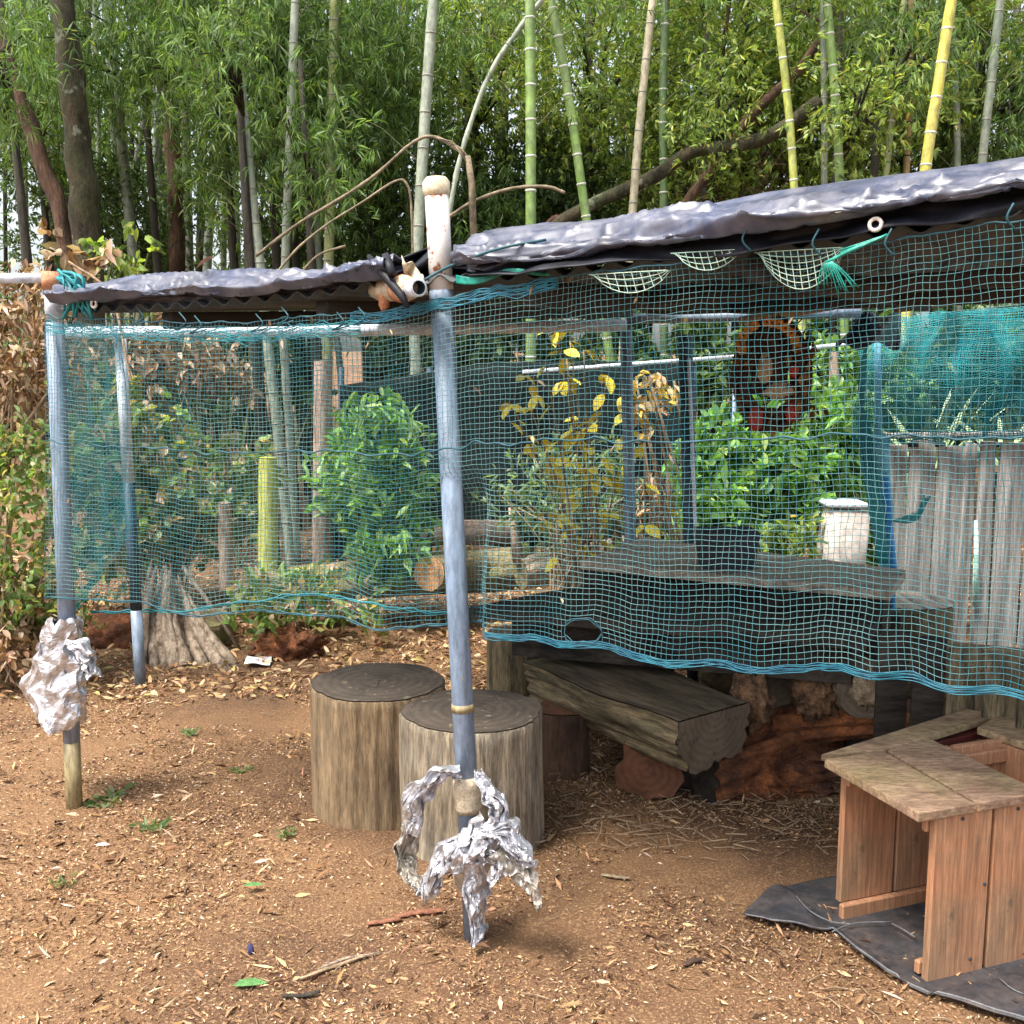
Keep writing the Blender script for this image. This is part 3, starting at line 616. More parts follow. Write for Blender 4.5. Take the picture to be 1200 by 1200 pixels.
base = G(672, 715); t = thing('yellow_leaved_plant', base, 'tall plant with bright yellow leaves on thin pale brown stems', 'plant')
mb = MB(); lp = []
for x, y in [(652,388),(640,430),(664,420),(690,500),(712,440),(622,478),(700,600),(648,540),(684,410),(600,474),(734,465),(668,400),(690,640),(705,560),(660,600),(640,600),(720,560),(755,520)]:
    e = P(x, y, 5.05 + random.uniform(-.1,.1)); b_ = Vector((base.x + random.uniform(-.10,.12), 5.0 + random.uniform(-.08,.08), -.02))
    c_ = catmull([b_, b_.lerp(e, .5) + Vector((random.uniform(-.05,.08), 0, .05)), e], 8)
    mb.tube(c_, [.009 - .006 * i / len(c_) for i in range(len(c_))], 5)
    for q_ in range(2):
        a_ = random.choice(c_[8:]); e2 = a_ + Vector((random.uniform(-.12,.12), random.uniform(-.05,.05), random.uniform(.0,.12))); mb.tube([a_, e2], [.003,.0015], 4); c_.append(e2)
    if y < 620: lp += [(q_, 1) for q_ in c_[-3:]] + [(random.choice(c_[10:]), 1) for _ in range(5)] + [(c_[-3], 1)]
mb.build('stem', M_twig, t)['kind'] = 'stuff'
for q_, _ in lp:
    M = Matrix.Translation(q_) @ Matrix.Rotation(random.uniform(0, 6.28), 4, 'Z') @ Matrix.Rotation(random.uniform(.1, 1.1), 4, 'Y') @ Matrix.Rotation(random.uniform(-.8,.8), 4, 'X') @ Matrix.Scale(random.uniform(.7,1.25), 4)
    link('leaf', yl, None, t, M)
base = G(770, 690, 0.0); t = thing('dead_stem_clump', base, 'clump of pale tan dead stems between the two back posts', 'plant')
mb = MB()
for k in range(13):
    e = P(random.uniform(742, 800), random.uniform(430, 560), 5.1 + random.uniform(-.1,.2)); b_ = base + Vector((random.uniform(-.1,.1), random.uniform(-.1,.1), 0)); b_.y = 5.2
    mb.tube(catmull([b_, b_.lerp(e, .5) + Vector((random.uniform(-.05,.05), 0, 0)), e], 3), random.uniform(.003, .009), 5)
mb.build('stem', M_twig, t)['kind'] = 'stuff'
C, D, s = fans(np.array([V3(random.uniform(745,800), random.uniform(425,500), 5.1) for _ in range(12)]), 40, .04, 3)
leaf_obj('foliage', M_dry, t, C, D, .06, .03, palette(len(C), [(0.5,0.36,0.2),(0.6,0.45,0.08)], [2,1]), True)
# agave behind the fence
agl = one_leaf('leaf', 0.55, 0.05, surf('agave_leaf', (0.22,0.32,0.14), (0.40,0.48,0.27), 3, (1,1,1), fine=.1, rough=0.5, bmp=0.1))
for (px, py, lab) in [(1090,560,'spiky agave behind the left part of the grey fence'), (1180,555,'spiky agave behind the grey fence at the right edge')]:
    c = P(px, py, 5.6); t = thing('agave', (c.x, c.y, 0.0), lab, 'agave', 'agaves behind the grey fence')
    MB().tube([(c.x, c.y, 0), (c.x, c.y, c.z)], [.12, .08], 8).build('stem', M_trunkd, t)
    for k in range(16):
        M = Matrix.Translation(c) @ Matrix.Rotation(k * 2.4, 4, 'Z') @ Matrix.Rotation(-random.uniform(.4, 1.2), 4, 'Y')
        link('leaf', agl, None, t, M)

# ------------------------------------------------------------------ far clutter on the ground
def log(name, p0, p1, r, side, cap, label=None, cat=None, flat=0.0, n=40, m_=14, amp=0.10, parent=None, taper=1.0, fr=3.0, group=None, capname='cut_end'):
    """A log with its own axis as local Z; uneven bark side plus two cut ends as parts. flat>0 saws off the top at that fraction of r."""
    p0, p1 = Vector(p0), Vector(p1); ax = (p1 - p0); L = ax.length; z = ax.normalized()
    up = Vector((0,0,1)) if abs(z.z) < .9 else Vector((0,-1,0)); x = (up - z * up.dot(z)).normalized(); y = z.cross(x)
    M = Matrix((( x.x, y.x, z.x, p0.x), (x.y, y.y, z.y, p0.y), (x.z, y.z, z.z, p0.z), (0,0,0,1)))
    sd_ = random.uniform(0, 50); cracks = [(random.uniform(0, 6.28), random.uniform(.02, .04), random.uniform(.006, .02)) for _ in range(16 if n > 90 else 0)]
    def rad(a, h):
        k = 1 + amp * noise.noise(Vector((math.cos(a) * fr * .5, math.sin(a) * fr * .5, h * 1.2 + sd_))) + amp * .35 * noise.noise(Vector((math.cos(a) * 7, math.sin(a) * 7, h * .7 + sd_)))
        for c0, cw, cdp in cracks: k -= cdp * math.exp(-((((a - c0 + .03*math.sin(h*9+c0) + math.pi) % (2*math.pi)) - math.pi) / cw) ** 2)
        return r * k * (1 + (taper - 1) * h / L)
    def pt(a, h, s=1.0):
        q_ = rad(a, h) * s; px_, py_ = math.cos(a) * q_, math.sin(a) * q_
        if flat and px_ > r * flat: px_ = r * flat + .006 * noise.noise(Vector((py_ * 10, h * 6, sd_)))
        return (px_, py_, h)
    t = thing(name, p0, label, cat, group) if parent is None else parent
    MB().grid(lambda u, v: pt(u * 2 * math.pi, min(v * 1.04, 1) * L if v < 1 else L, .975 if v in (0, 1) else 1), n, m_, closed=True).build('bark', side, t, M)
    for h in (0.0, L):
        mb = MB().grid(lambda u, v: tuple(Vector(pt(u * 2 * math.pi, h, max(v, .001) * .98)) + Vector((0, 0, (.004 if h else -.004) + .004 * noise.noise(Vector((u * 9, v * 5, sd_)))*(1-v)))), n, 4, closed=True)
        mb.build(capname, cap, t, M)
    return t
def stump(name, c, r, h, side, cap, label, cat, taper=1.0, **k):
    return log(name, (c[0], c[1], -0.04), (c[0], c[1], h), r, side, cap, label, cat, taper=taper, **k)
def at(px, py, z=0.0): return G(px, py, z)
# front stumps
s1 = G(437, 972); r1 = 0.225; stump('log_stool', (s1.x + .0, s1.y + r1), r1, 0.425, M_bark, M_stop, 'round log stool standing left behind the foil wrapped post', 'stool', amp=.085, n=220, m_=20, taper=1.0)
s2 = G(556, 1018); r2 = 0.225; stump('log_stool', (s2.x - .01, s2.y + r2), r2, 0.415, M_bark2, M_stop, 'round log stool directly behind the foil wrapped post', 'stool', amp=.085, n=220, m_=20, taper=.97)
# far left clutter
stump('mossy_stump', (at(205,768).x, at(205,768).y + .2), .24, .14, M_lichen, M_lichen, 'low mossy stump behind the thin back post', 'stump', amp=.3, fr=5)
t = thing('bleached_root', at(215, 740), 'bleached splintered root stump behind the mossy stump', 'stump')
mb = MB()
for k in range(30):
    f_ = k / 29; a = P(182 + 34 * f_ + random.uniform(-5,5), 658 + 26 * f_ + random.uniform(-5,16), 5.45 + random.uniform(-.1,.1)); b_ = P(166 + 112 * f_ + random.uniform(-5,5), 752, 5.2 + random.uniform(-.12,.12)); b_.z = -0.03
    mb.tube(catmull([b_, b_.lerp(a, .5) + Vector((-.03, 0, .0)), a], 3), [.030,.028,.026,.024,.02,.014,.004], 6, jit=.35)
mb.build('splinter', M_root, t)['kind'] = 'stuff'
t = thing('leaning_pole', at(278, 760), 'thin weathered pole slanting down beside the bleached root', 'pole')
MB().tube([P(215,665,5.7), P(240,700,5.5), at(281,762)], [.012,.013,.013], 7).build('pole', M_root, t)
o = MB().blob(at(332, 775) + Vector((0,.12,.05)), (.17,.13,.09), 16, .6, 4, 3).build('rotten_chunk', M_rot); tag(o, 'crumbling red brown lump of rotten wood near the white paper', 'rotten wood')
o = MB().blob(P(135, 745, 5.6), (.2,.15,.12), 12, .5, 3, 8).build('rotten_root', M_rot); tag(o, 'orange brown rotten root left of the mossy stump', 'rotten wood')
mb = MB().grid(lambda u, v: tuple(at(286 + 30*u + 4*v, 783 - 10*v) + Vector((0,0,.02 + .006*math.sin(u*5+v*3)))), 8, 5); o = mb.build('paper_scrap', M_paper); tag(o, 'small white paper scrap on the ground by the rotten lump', 'paper')
def upright(name, px, y0, y1, Y, wpx, mat, label, cat, jag=0.1, lean=0):
    a = P(px, y1, Y); b_ = P(px + lean, y0, Y); r = wpx * Y / F / 2
    return log(name, b_, a, r, mat, mat, label, cat, amp=.15, n=20, m_=10, taper=.92, capname='broken_top')
upright('bamboo_stake', 314, 672, 537, 5.95, 23, M_stake, 'thick yellow green cut bamboo stake standing behind the left net', 'stake')
t = upright('dead_stub', 378, 665, 423, 6.2, 22, M_stub, 'tall pinkish dead trunk stub behind the left net', 'stump')
upright('broken_stub', 263, 690, 590, 6.0, 18, M_stub, 'short splintered trunk stub left of the yellow green stake', 'stump', lean=4)
log('mossy_log', P(300,690,5.9), P(600,668,6.2), .11, M_lichen, M_lichen, 'long moss covered log lying across the ground behind the net', 'log', amp=.3)
log('sawn_log', P(503,672,5.7), P(600,660,6.5), .10, M_lichen, M_cutorange, 'log with fresh orange sawn end behind the middle post', 'log', amp=.1)
log('fallen_log', P(610,672,5.9), P(760,640,6.3), .09, M_root, M_lichen, 'grey fallen log behind the yellow leaved plant', 'log', amp=.2)
for (x, y, lab) in [(601,600,'pale torn wood splinter leaning at the black screen'),(715,580,'pale torn wood splinter behind the yellow leaved plant')]:
    t = thing('wood_splinter', P(x, y+60, 6), lab, 'wood', 'torn wood splinters')
    MB().tube([P(x+8, y+60, 5.9), P(x+4, y+25, 5.95), P(x-4, y-5, 6)], [.035,.03,.006], 6, jit=.3).build('splinter', M_stub, t)
shrub('dry_frond_pile', 'heap of pinkish dry fronds between the back posts', P(760,660,5.8), [(V3(770,590,5.9),(.26,.2,.14),16)], 500, TAN, .14, .02, mat=M_dry, smat=M_twig, stems=20, down=.8, broad=False)
# black shade screen
t = thing('shade_screen', P(600, 640, 7.0), 'black shade cloth screen with brown footboard behind the net', 'screen')
def scr(u, v):
    a = P(398 + 415*u, 640, 7.0); b_ = P(398 + 415*u, 452 - 28*min(1, u*2.2), 7.0)
    return a.lerp(b_, v) + Vector((0, .03*math.sin(u*23)+.02*math.sin(v*9+u*6), 0))
mb = MB().grid(scr, 60, 14); o = mb.build('cloth', M_screen, t); o.modifiers.new('s', 'SOLIDIFY').thickness = .01
for k in range(5):
    x = 400 + k*103; MB().tube([P(x, 690, 7.06), P(x, 430, 7.06)], .02, 8).build('post', M_darkpost, t)
a, b_ = P(490, 625, 6.9), P(605, 622, 6.9)
MB().box((0,0,0), ((b_-a).length, .03, .16), .004).build('footboard', M_earthboard, t, Matrix.Translation((a+b_)/2))
# rails and back posts outside
def pipe(mb, a, b, r): return mb.tube([a, b], r, 12)
t = thing('pipe_rail', P(800, 640, 6.3), 'thin white pipe rail standing behind the shelter', 'rail')
pipe(MB(), P(612,436,6.3), P(860,418,6.3), .012).build('pipe', M_galvw, t)
pipe(MB(), P(862,418,6.3), P(1010,401,6.0), .012).build('pipe', M_galvw, t)
pipe(MB(), P(862,418,6.3), Vector((P(862,418,6.3).x, 6.3, .0)), .012).build('post', M_galv, t)

# ------------------------------------------------------------------ shelter
sh = thing('pipe_shelter', FP, 'open garden shelter of grey pipes with a low corrugated roof', 'shelter')
rp = 0.0275
def seg_pipe(name, pts, r, mat, label=None):
    o = MB().tube(pts, r, 20).build(name, mat, sh)
    if label: o['label'] = label
    return o
# left front post: base, tan foot, bluish shaft
lb, lt = LP - Vector((0,0,.05)), PL(62, 322)
k = lambda f: lb.lerp(lt, f)
seg_pipe('post', [k(.16), k(.93)], rp, M_galv, 'left front post, bluish grey'); seg_pipe('post_foot', [k(0), k(.165)], rp * .98, M_khaki)
seg_pipe('post_head', [k(.92), k(.985)], rp * 1.02, M_galvw); seg_pipe('rust_band', [k(.975), k(1.005)], rp * 1.25, M_orange)
# middle front post
fb, ft = FP - Vector((0,0,.05)), PL(511, 212)
k = lambda f: fb.lerp(ft, f)
seg_pipe('post', [k(0), k(.865)], rp, M_galv, 'middle front post, bluish grey with sleeve joints')
seg_pipe('post_head', [k(.86), k(.987)], rp * 1.06, M_rusty, 'white top of the middle post with rust specks')
mb = MB().tube([k(.982), k(.988), k(.998), k(1.004)], [rp*1.1, rp*1.22, rp*1.22, rp*.9], 20); mb.build('cap', M_rustband, sh)
seg_pipe('sleeve', [k(.335), k(.345)], rp * 1.06, M_khaki); seg_pipe('sleeve', [k(.845), k(.868)], rp * 1.13, M_galv)
# out-of-frame right front post
rbp = LP + TD * 3.45; seg_pipe('post', [rbp - Vector((0,0,.05)), rbp + Vector((-.03,0,1.75))], rp, M_galv)
# back posts
BL = G(165, 803); blt = P(140, 385, BL.y)
seg_pipe('post', [BL - Vector((0,0,.05)), BL.lerp(blt, .22)], rp*.95, M_galv, 'thin back left post, pale'); seg_pipe('post', [BL.lerp(blt,.22), BL.lerp(blt,.58)], rp*.96, M_darkpost); seg_pipe('post', [BL.lerp(blt,.58), blt], rp*.95, M_galvw)
BRt = P(733, 376, 4.75); BRb = P(744, 780, 4.75); BRb.z = -.05
seg_pipe('post', [BRb, BRt], .026, M_galv, 'back middle post behind the table')
MRt = P(803, 392, 4.6); MRb = P(815, 800, 4.6); MRb.z = -.05
seg_pipe('post', [MRb, MRt], .03, M_darkpost, 'dark back post right of the middle one'); seg_pipe('post', [MRb + Vector((.03,-.03,0)), MRt + Vector((.012,-.03,-.1))], .008, M_galvw)
RRt = P(1028, 395, 4.3); RRb = P(1042, 800, 4.3); RRb.z = -.05
# beams
seg_pipe('beam', [P(70,390,4.8), P(300,388,4.75), P(500,386,4.7), BRt + Vector((0,-.05,-.02))], .026, M_galvw, 'white back beam pipe under the roof')
seg_pipe('beam', [P(735,374,4.74), P(1010,366,4.4)], .022, M_galv)
seg_pipe('beam', [lt + Vector((-1.2, .35, .01)), lt + Vector((0,0,-.01))], .016, M_galvw, 'white pipe running out of view at the left')
e0 = PL(491, 337, .10); dirp = Vector((-.50, .86, .03)).normalized()
o = MB().grid(lambda u, v: tuple(e0 + dirp * [0, 0, .15, .24][min(3, round(v*3))] + (dirp.cross(Vector((0,0,1))).normalized() * math.cos(u*6.2832) + Vector((0,0,1)) * math.sin(u*6.2832)) * ([.0165, .0215, .0215, .0215][min(3, round(v*3))])), 20, 3, closed=True).build('beam', M_galvw, sh)
o['label'] = 'open pipe end pointing out beside the middle post'
MB().grid(lambda u, v: tuple(e0 + dirp * (.002 + .3*v) + (dirp.cross(Vector((0,0,1))).normalized() * math.cos(u*6.2832) + Vector((0,0,1)) * math.sin(u*6.2832)) * .0165), 20, 2, closed=True).build('pipe_inside', M_darkpost, sh)
MB().tube([e0 + dirp * d_ for d_ in (.04,.07,.12,.18,.25)], [.024,.031,.027,.030,.024], 16, jit=.08).build('tape_wrap', M_gtape, sh)
MB().tube([e0 + dirp * d_ for d_ in (.075,.10,.125)], [.031,.034,.030], 16, jit=.06).build('tape_wrap', M_orange, sh)
# roof: corrugated sheet under the tarp
def front_z(px):   # photo height of the roof edge along the front
    xs_ = [60,105,200,300,380,450,540,620,700,800,900,1000,1100,1200,1400]; ys_ = [352,358,354,346,338,326,320,318,308,294,284,272,258,238,205]
    return float(np.interp(px, xs_, ys_))
L0, L1 = 0.12, 3.6
def edge(s):       # s metres along the front from the left post
    q_ = LP + TD * s
    for _ in range(3):
        z_ = q_.z if q_.z > .5 else 1.7
        dpt = q_.y * math.cos(PITCH) - (z_ - 1.5) * math.sin(PITCH); px = 600 + F * q_.x / dpt
        q_.z = PL(px, front_z(px)).z
    return q_, px
def backz(s): return 1.745
BW = 2.05
def roof(u, v):
    s = L0 + (L1 - L0) * u; e, px = edge(s)
    q_ = e - ND * (BW * v - .03) ; q_.z = e.z * (1 - v) + (backz(s) + .03) * v + .010 * math.sin(s * 2 * math.pi / .076) - .012
    return tuple(q_)
mb = MB().grid(roof, 420, 4); o = mb.build('corrugated_sheet', M_roof, sh); o.modifiers.new('s', 'SOLIDIFY').thickness = .004
for k_, s in enumerate([0.5, 1.1, 1.75, 2.3, 2.9, 3.4]):
    e, _ = edge(s); a = e - ND * .05; a.z -= .05; b_ = e - ND * (BW - .02); b_.z = backz(s) - .035
    MB().box((0,0,0), ((b_-a).length, .045, .05), .003).build('rafter', M_rafter, sh, Matrix.Translation((a+b_)/2) @ (b_-a).to_track_quat('X', 'Z').to_matrix().to_4x4())
for v_, mt in ((.35, M_rafter), (.7, M_rafter)):
    a, _ = edge(1.45); b_, _ = edge(3.5); a = a - ND * BW * v_; b_ = b_ - ND * BW * v_; a.z = a.z*(1-v_) + 1.745*v_ - .045; b_.z = b_.z*(1-v_) + 1.745*v_ - .045
    MB().box((0,0,0), ((b_-a).length, .05, .045), .003).build('purlin', mt, sh, Matrix.Translation((a+b_)/2) @ (b_-a).to_track_quat('X', 'Z').to_matrix().to_4x4())

# tarps over the roof
def top_z(px):
    xs_ = [60,105,160,220,300,380,450,500,540,600,700,800,900,1000,1100,1200,1400]; ys_ = [332,326,320,318,318,316,305,285,274,268,262,245,228,214,202,191,165]
    return float(np.interp(px, xs_, ys_))
LOWF = .2
def tarp(name, s0, s1, label, seed, nu, drop, lowf):
    def fn(u, v):
        s = s0 + (s1 - s0) * u; e, px = edge(s)
        zt = PL(px, top_z(px) + 4, -.25).z
        pk = .5 + 1.0 * noise.noise(Vector((s * 2.3, seed, 0)))            # how far the bunched roll stands out
        prof = [(.004, -.02, 0), (.000, .004, 0), (.012, .014, 0), (.052 + .03*pk, -.012, .02), (.062 + .045*pk, -.004, .16), (.030 + .035*pk, 0, .36), (-.022, 0, .56), (-.065, 0, .75), (-.12, 0, .89), (-.20, 0, .97), (-.34, 0, 1.0), (-.7, 0, .97), (-1.2, 0, .75), (-BW - .05, .0, 0)]
        f = v * (len(prof) - 1); i = min(int(f), len(prof) - 2); g = f - i; g2 = g
        A, B_ = prof[i], prof[i+1]; o_ = A[0] * (1-g2) + B_[0] * g2; rise = zt - e.z
        def hh(p_): return 1.80 if p_[0] < -BW else e.z + p_[1] + rise * (lowf + (1 - lowf) * p_[2])
        z_ = hh(A) * (1-g2) + hh(B_) * g2
        vv = v * 13; fr_ = 1.0 if o_ > -.04 else .25
        def rid(x, y, z): return 1 - min(1, abs(noise.noise(Vector((x, y, z)))) * 3.2)
        wr = .014 * noise.noise(Vector((s * 1.3, vv * .4, seed))) + .022 * (rid(s * .9 + seed, vv * .55 + s * 1.1, 1) ** 2 - .3) + .014 * fr_ * (rid(s * 2.4 + seed, vv * .8 + s * 2.6, 6) ** 2 - .3) + fr_ * .012 * rid(s * 4.5 + seed, vv * .9 - s * 3, 4) ** 3 + fr_ * .006 * rid(s * 9 + seed, vv * 1.3 + s * 7, 14) ** 3
        k_ = .35 if i < 2 else max(.3, min(1.0, 1 + (o_ + .06) * 6))
        q_ = e + ND * (o_ + wr * .6 * k_); q_.z = z_ + wr * k_ * .75
        if i < 2: q_.z += .016 * noise.noise(Vector((s * 5, seed, 0))) + .006 * math.sin(s * 82) * noise.noise(Vector((s * 2, 3, seed)))
        return tuple(q_)
    me = MB().grid(fn, nu, 78).build(name, M_tarp); md = me.modifiers.new('s', 'SOLIDIFY'); md.thickness = .003
    return tag(me, label, 'tarp')
tarp('tarp', .12, 1.42, 'grey black plastic tarp over the left half of the roof', 3.3, 220, .03, .1)
tarp('tarp', 1.60, 3.7, 'shiny grey black plastic tarp over the right half of the roof', 9.1, 340, .045, LOWF)
# loose lower flap of the right tarp, black underside showing
def flap(u, v):
    s = 1.64 + 1.95 * u; e, px = edge(s); rise = PL(px, top_z(px) + 4, -.25).z - e.z
    z0 = e.z + rise * LOWF + .012; z1 = e.z - .010 - .055 * (noise.noise(Vector((s * 1.7, 0, 7))) + .25) * min(1, u * 4)
    q_ = e + ND * (.006 + .05 * v + (.034 * noise.noise(Vector((s * 4.5, v * 1.6 + s, 1))) + .016 * noise.noise(Vector((s * 13, v * 2, 1)))) * (.3 + v))
    q_.z = z0 + (z1 - z0) * v + .006 * noise.noise(Vector((s * 9, v * 2, 3)))
    return tuple(q_)
o = MB().grid(flap, 260, 14).build('tarp_flap', M_tarpd); o.modifiers.new('s', 'SOLIDIFY').thickness = .003; e_t = o; tag(o, 'black underside flap of the right tarp hanging along the roof edge', 'tarp')
for (px, py) in [(1026, 263), (110, 356)]:
    c = PL(px, py, .075); t = MB(); ax = ND.normalized()
    ring = [c + (TD * math.cos(a_) + Vector((0,0,1)) * math.sin(a_)) * .011 for a_ in np.linspace(0, 2*math.pi, 17)]
    t.tube(ring, .004, 6, cap=False); o = t.build('eyelet', M_white); tag(o, 'white metal eyelet in the %s' % ('right tarp edge' if px > 500 else 'left tarp corner'), 'eyelet')
# gathered fold, rags and straps where the tarps meet
mb = MB().grid(lambda u, v: tuple(PL(448 + 58*u + 3*v, 310 - 22*u + (26 - 8*u)*v, -.02 + .04*math.sin(v*6+u*4)) ), 14, 10); o = mb.build('tarp_fold', M_tarpd); o.modifiers.new('s','SOLIDIFY').thickness=.004; tag(o, 'dark folded tarp gathered beside the middle post', 'tarp')
mb = MB().grid(lambda u, v: tuple(PL(532 + 80*u, 288 + 26*v + 8*u, -.02 + .05*math.sin(v*5+u*7))), 20, 10); o = mb.build('tarp_fold', M_tarp); o.modifiers.new('s','SOLIDIFY').thickness=.004; tag(o, 'creased grey tarp fold right of the middle post', 'tarp')
t = thing('strap', PL(450,330), 'black rubber strap crossing the tarps left of the pipe end', 'strap'); MB().tube([PL(432,300,.06), PL(447,318,.08), PL(470,345,.10), PL(478,360,.10)], [.006,.011,.011,.006], 6).build('band', M_tarpd, t); MB().tube([PL(452,300,.07), PL(460,322,.1)], .012, 5).build('band', M_tarpd, t)
t = thing('tie_rope', PL(512,318), 'thin dark rope tied round the middle post over the right tarp', 'rope'); MB().tube(catmull([PL(470,345,.08), PL(515,318,.045), PL(545,305,.06), PL(590,290,.08), PL(640,281,.03)], 5), .0035, 6).build('cord', M_rope, t)
mb = MB().grid(lambda u, v: tuple(PL(470 + 26*u + 6*v, 300 + 20*u + 24*v + 4*math.sin(u*9), .05 + .02*math.sin(u*7+v*5))), 10, 8); o = mb.build('rag', M_gtape); o.modifiers.new('s','SOLIDIFY').thickness=.003; tag(o, 'tan rag wrapped over the pipe end by the middle post', 'rag')
mb = MB().blob(PL(450,352,.03), (.014,.012,.028), 8, .4, 3); o = mb.build('orange_rag', M_orange); tag(o, 'small rusty orange lump hanging under the left tarp', 'rag')
mb = MB().grid(lambda u, v: tuple(PL(535 + 110*u, 322 + (10 - 7*u)*v + 4*math.sin(u*8) - 6*u, .045 + .01*math.sin(u*12))), 24, 5); o = mb.build('emerald_strip', M_emer); o.modifiers.new('s','SOLIDIFY').thickness=.002; tag(o, 'torn emerald green plastic strip under the right tarp by the middle post', 'plastic strip')

# ------------------------------------------------------------------ nets
def net(name, fn, cu, cv, r, mat, N, T, parent, hole=None):
    """real threads: cu vertical and cv horizontal strands over the surface fn(u,v)."""
    Pn = np.array([[tuple(fn(i / cu, j / cv)) for i in range(cu + 1)] for j in range(cv + 1)])
    keep = np.ones(Pn.shape[:2], bool) if hole is None else np.array([[not hole(i / cu, j / cv) for i in range(cu + 1)] for j in range(cv + 1)])
    N = np.array(N); T = np.array(T); Z = np.array([0, 0, 1.])
    Vs, Fs = [], []; off = 0; K = 3; ang = np.array([math.pi/2 + k_ * 2 * math.pi / K for k_ in range(K)])
    def sweep(A, side, kp):   # A: (strands, n, 3)
        nonlocal off
        S, n, _ = A.shape; o_ = (np.cos(ang)[:, None] * side + np.sin(ang)[:, None] * N) * r
        V_ = (A[:, :, None, :] + o_[None, None]).reshape(-1, 3)
        s_, i_, k_ = np.meshgrid(np.arange(S), np.arange(n - 1), np.arange(K), indexing='ij'); k2 = (k_ + 1) % K
        b0 = (s_ * n + i_) * K; f = np.stack([b0 + k_, b0 + k2, b0 + K + k2, b0 + K + k_], -1)[kp[:, :-1] & kp[:, 1:]].reshape(-1, 4) + off
        Vs.append(V_); Fs.append(f); off += len(V_)
    sweep(Pn.transpose(1, 0, 2), T, keep.T); sweep(Pn, Z, keep)
    me = np_mesh(name, np.concatenate(Vs), np.concatenate(Fs)); o = link(name, me, mat, parent, smooth=False); o['kind'] = 'stuff'
    return o, Pn
HX = [40,75,160,240,300,400,440,530,552,600,640,700,740,790,860,920,990,1020,1040,1070,1120,1200,1320]
HY = [700,700,706,720,716,722,738,738,736,745,748,752,764,770,772,778,776,778,786,792,806,815,830]
TX = [40,62,100,300,440,520,600,700,800,900,1000,1200,1400]; TY = [368,370,374,378,366,346,334,322,308,298,288,262,240]
SX = np.linspace(52, 1330, 80); _sp = np.array([(PL(x_, 500) - LP).dot(TD) for x_ in SX]); SU = (_sp - _sp[0]) / (_sp[-1] - _sp[0])
def front_net_fn(x0, x1, off, seed):
    def fn(u, v):
        px = float(np.interp(u, SU, SX))
        a = PL(px, float(np.interp(px, TX, TY)), off); b_ = PL(px, float(np.interp(px, HX, HY)), off)
        q_ = a.lerp(b_, v)
        ds = .004 * noise.noise(Vector((u * 70, v * 24, seed + 2))) + .012 * noise.noise(Vector((u * 9, v * 2.5, seed))) + .006 * noise.noise(Vector((u * 26, v * 9, seed)))
        dz = .0035 * noise.noise(Vector((u * 70, v * 24, seed + 12))) + .010 * noise.noise(Vector((u * 7, v * 5, seed + 5))) + .004 * noise.noise(Vector((u * 30, v * 9, seed + 8)))
        fold = (.010 + .03 * v * v) * (noise.noise(Vector((px * .012, v * .7, seed + 3))) + .35 * math.sin(px * .055 + v * 2.2))
        fold += .05 * math.exp(-((px - 1030) / 16) ** 2) * max(0, v - .55) + .03 * math.exp(-((px - 745) / 20) ** 2) * max(0, v - .6)
        fold -= .085 * math.exp(-((px - 538) / 26) ** 4) * min(1, max(0, (v - .5) * 8))
        return q_ + TD * ds + ND * fold + Vector((0, 0, dz * (1 - .0 * v)))
    return fn
def hem(t, row, mat, r=.0035, n=3, amp=.006):
    for k_ in range(n):
        pts = [Vector(p_) + Vector((0, 0, amp * noise.noise(Vector((i * .3, k_ * 5, 0))) - .003 * k_)) + ND * (.004 * noise.noise(Vector((i * .4, k_ * 9, 2)))) for i, p_ in enumerate(row)]
        MB().tube(pts, r, 5).build('hem_cord', mat, t)
nt_ = thing('bird_net', PL(540, 745), 'long fine teal net hanging down the front of the shelter with bright blue hem', 'net')
f = front_net_fn(52, 1330, .045, 1.0)
HU, HV = float(np.interp(686, SX, SU)), .968
o, Pn = net('mesh', f, 212, 66, .00074, M_net, ND, TD, nt_, hole=lambda u, v: ((u - HU) / .014) ** 2 + ((v - HV) / .035) ** 2 < 1)
hem(nt_, [tuple(f(HU + .015 * math.cos(a_), min(1, HV + .038 * math.sin(a_)))) for a_ in np.linspace(0, 6.28, 30)], M_rope, r=.0013, n=2, amp=.012)
ic = int(212 * float(np.interp(555, SX, SU)))
hem(nt_, Pn[-1][ic:], M_hem, r=.0012, n=6, amp=.0045); hem(nt_, Pn[-1][:ic + 1], M_rope, r=.002, n=2)
_k = rng.choice(Pn.shape[1], 34); _v = (rng.power(.5, 34) * 60).astype(int); C = Pn[_v, _k] + np.array(tuple(ND * .004))
leaf_obj('caught_leaves', M_dry, nt_, C, rng.normal(size=(34, 3)) + np.array([0, 0, -1.]), rng.uniform(.012, .035, 34), rng.uniform(.004, .010, 34), palette(34, *TAN), True)
hem(nt_, Pn[int(66*.44)], M_rope, r=.0022, n=1, amp=.01); hem(nt_, Pn[0], M_rope, r=.0018, n=1); hem(nt_, Pn[0][int(ic*.78):int(ic*1.15)], M_hem, r=.0016, n=9, amp=.012)
hem(nt_, Pn[0][:int(ic*.8)] + np.array([0, 0, -.02]), M_nett, r=.0011, n=12, amp=.016)
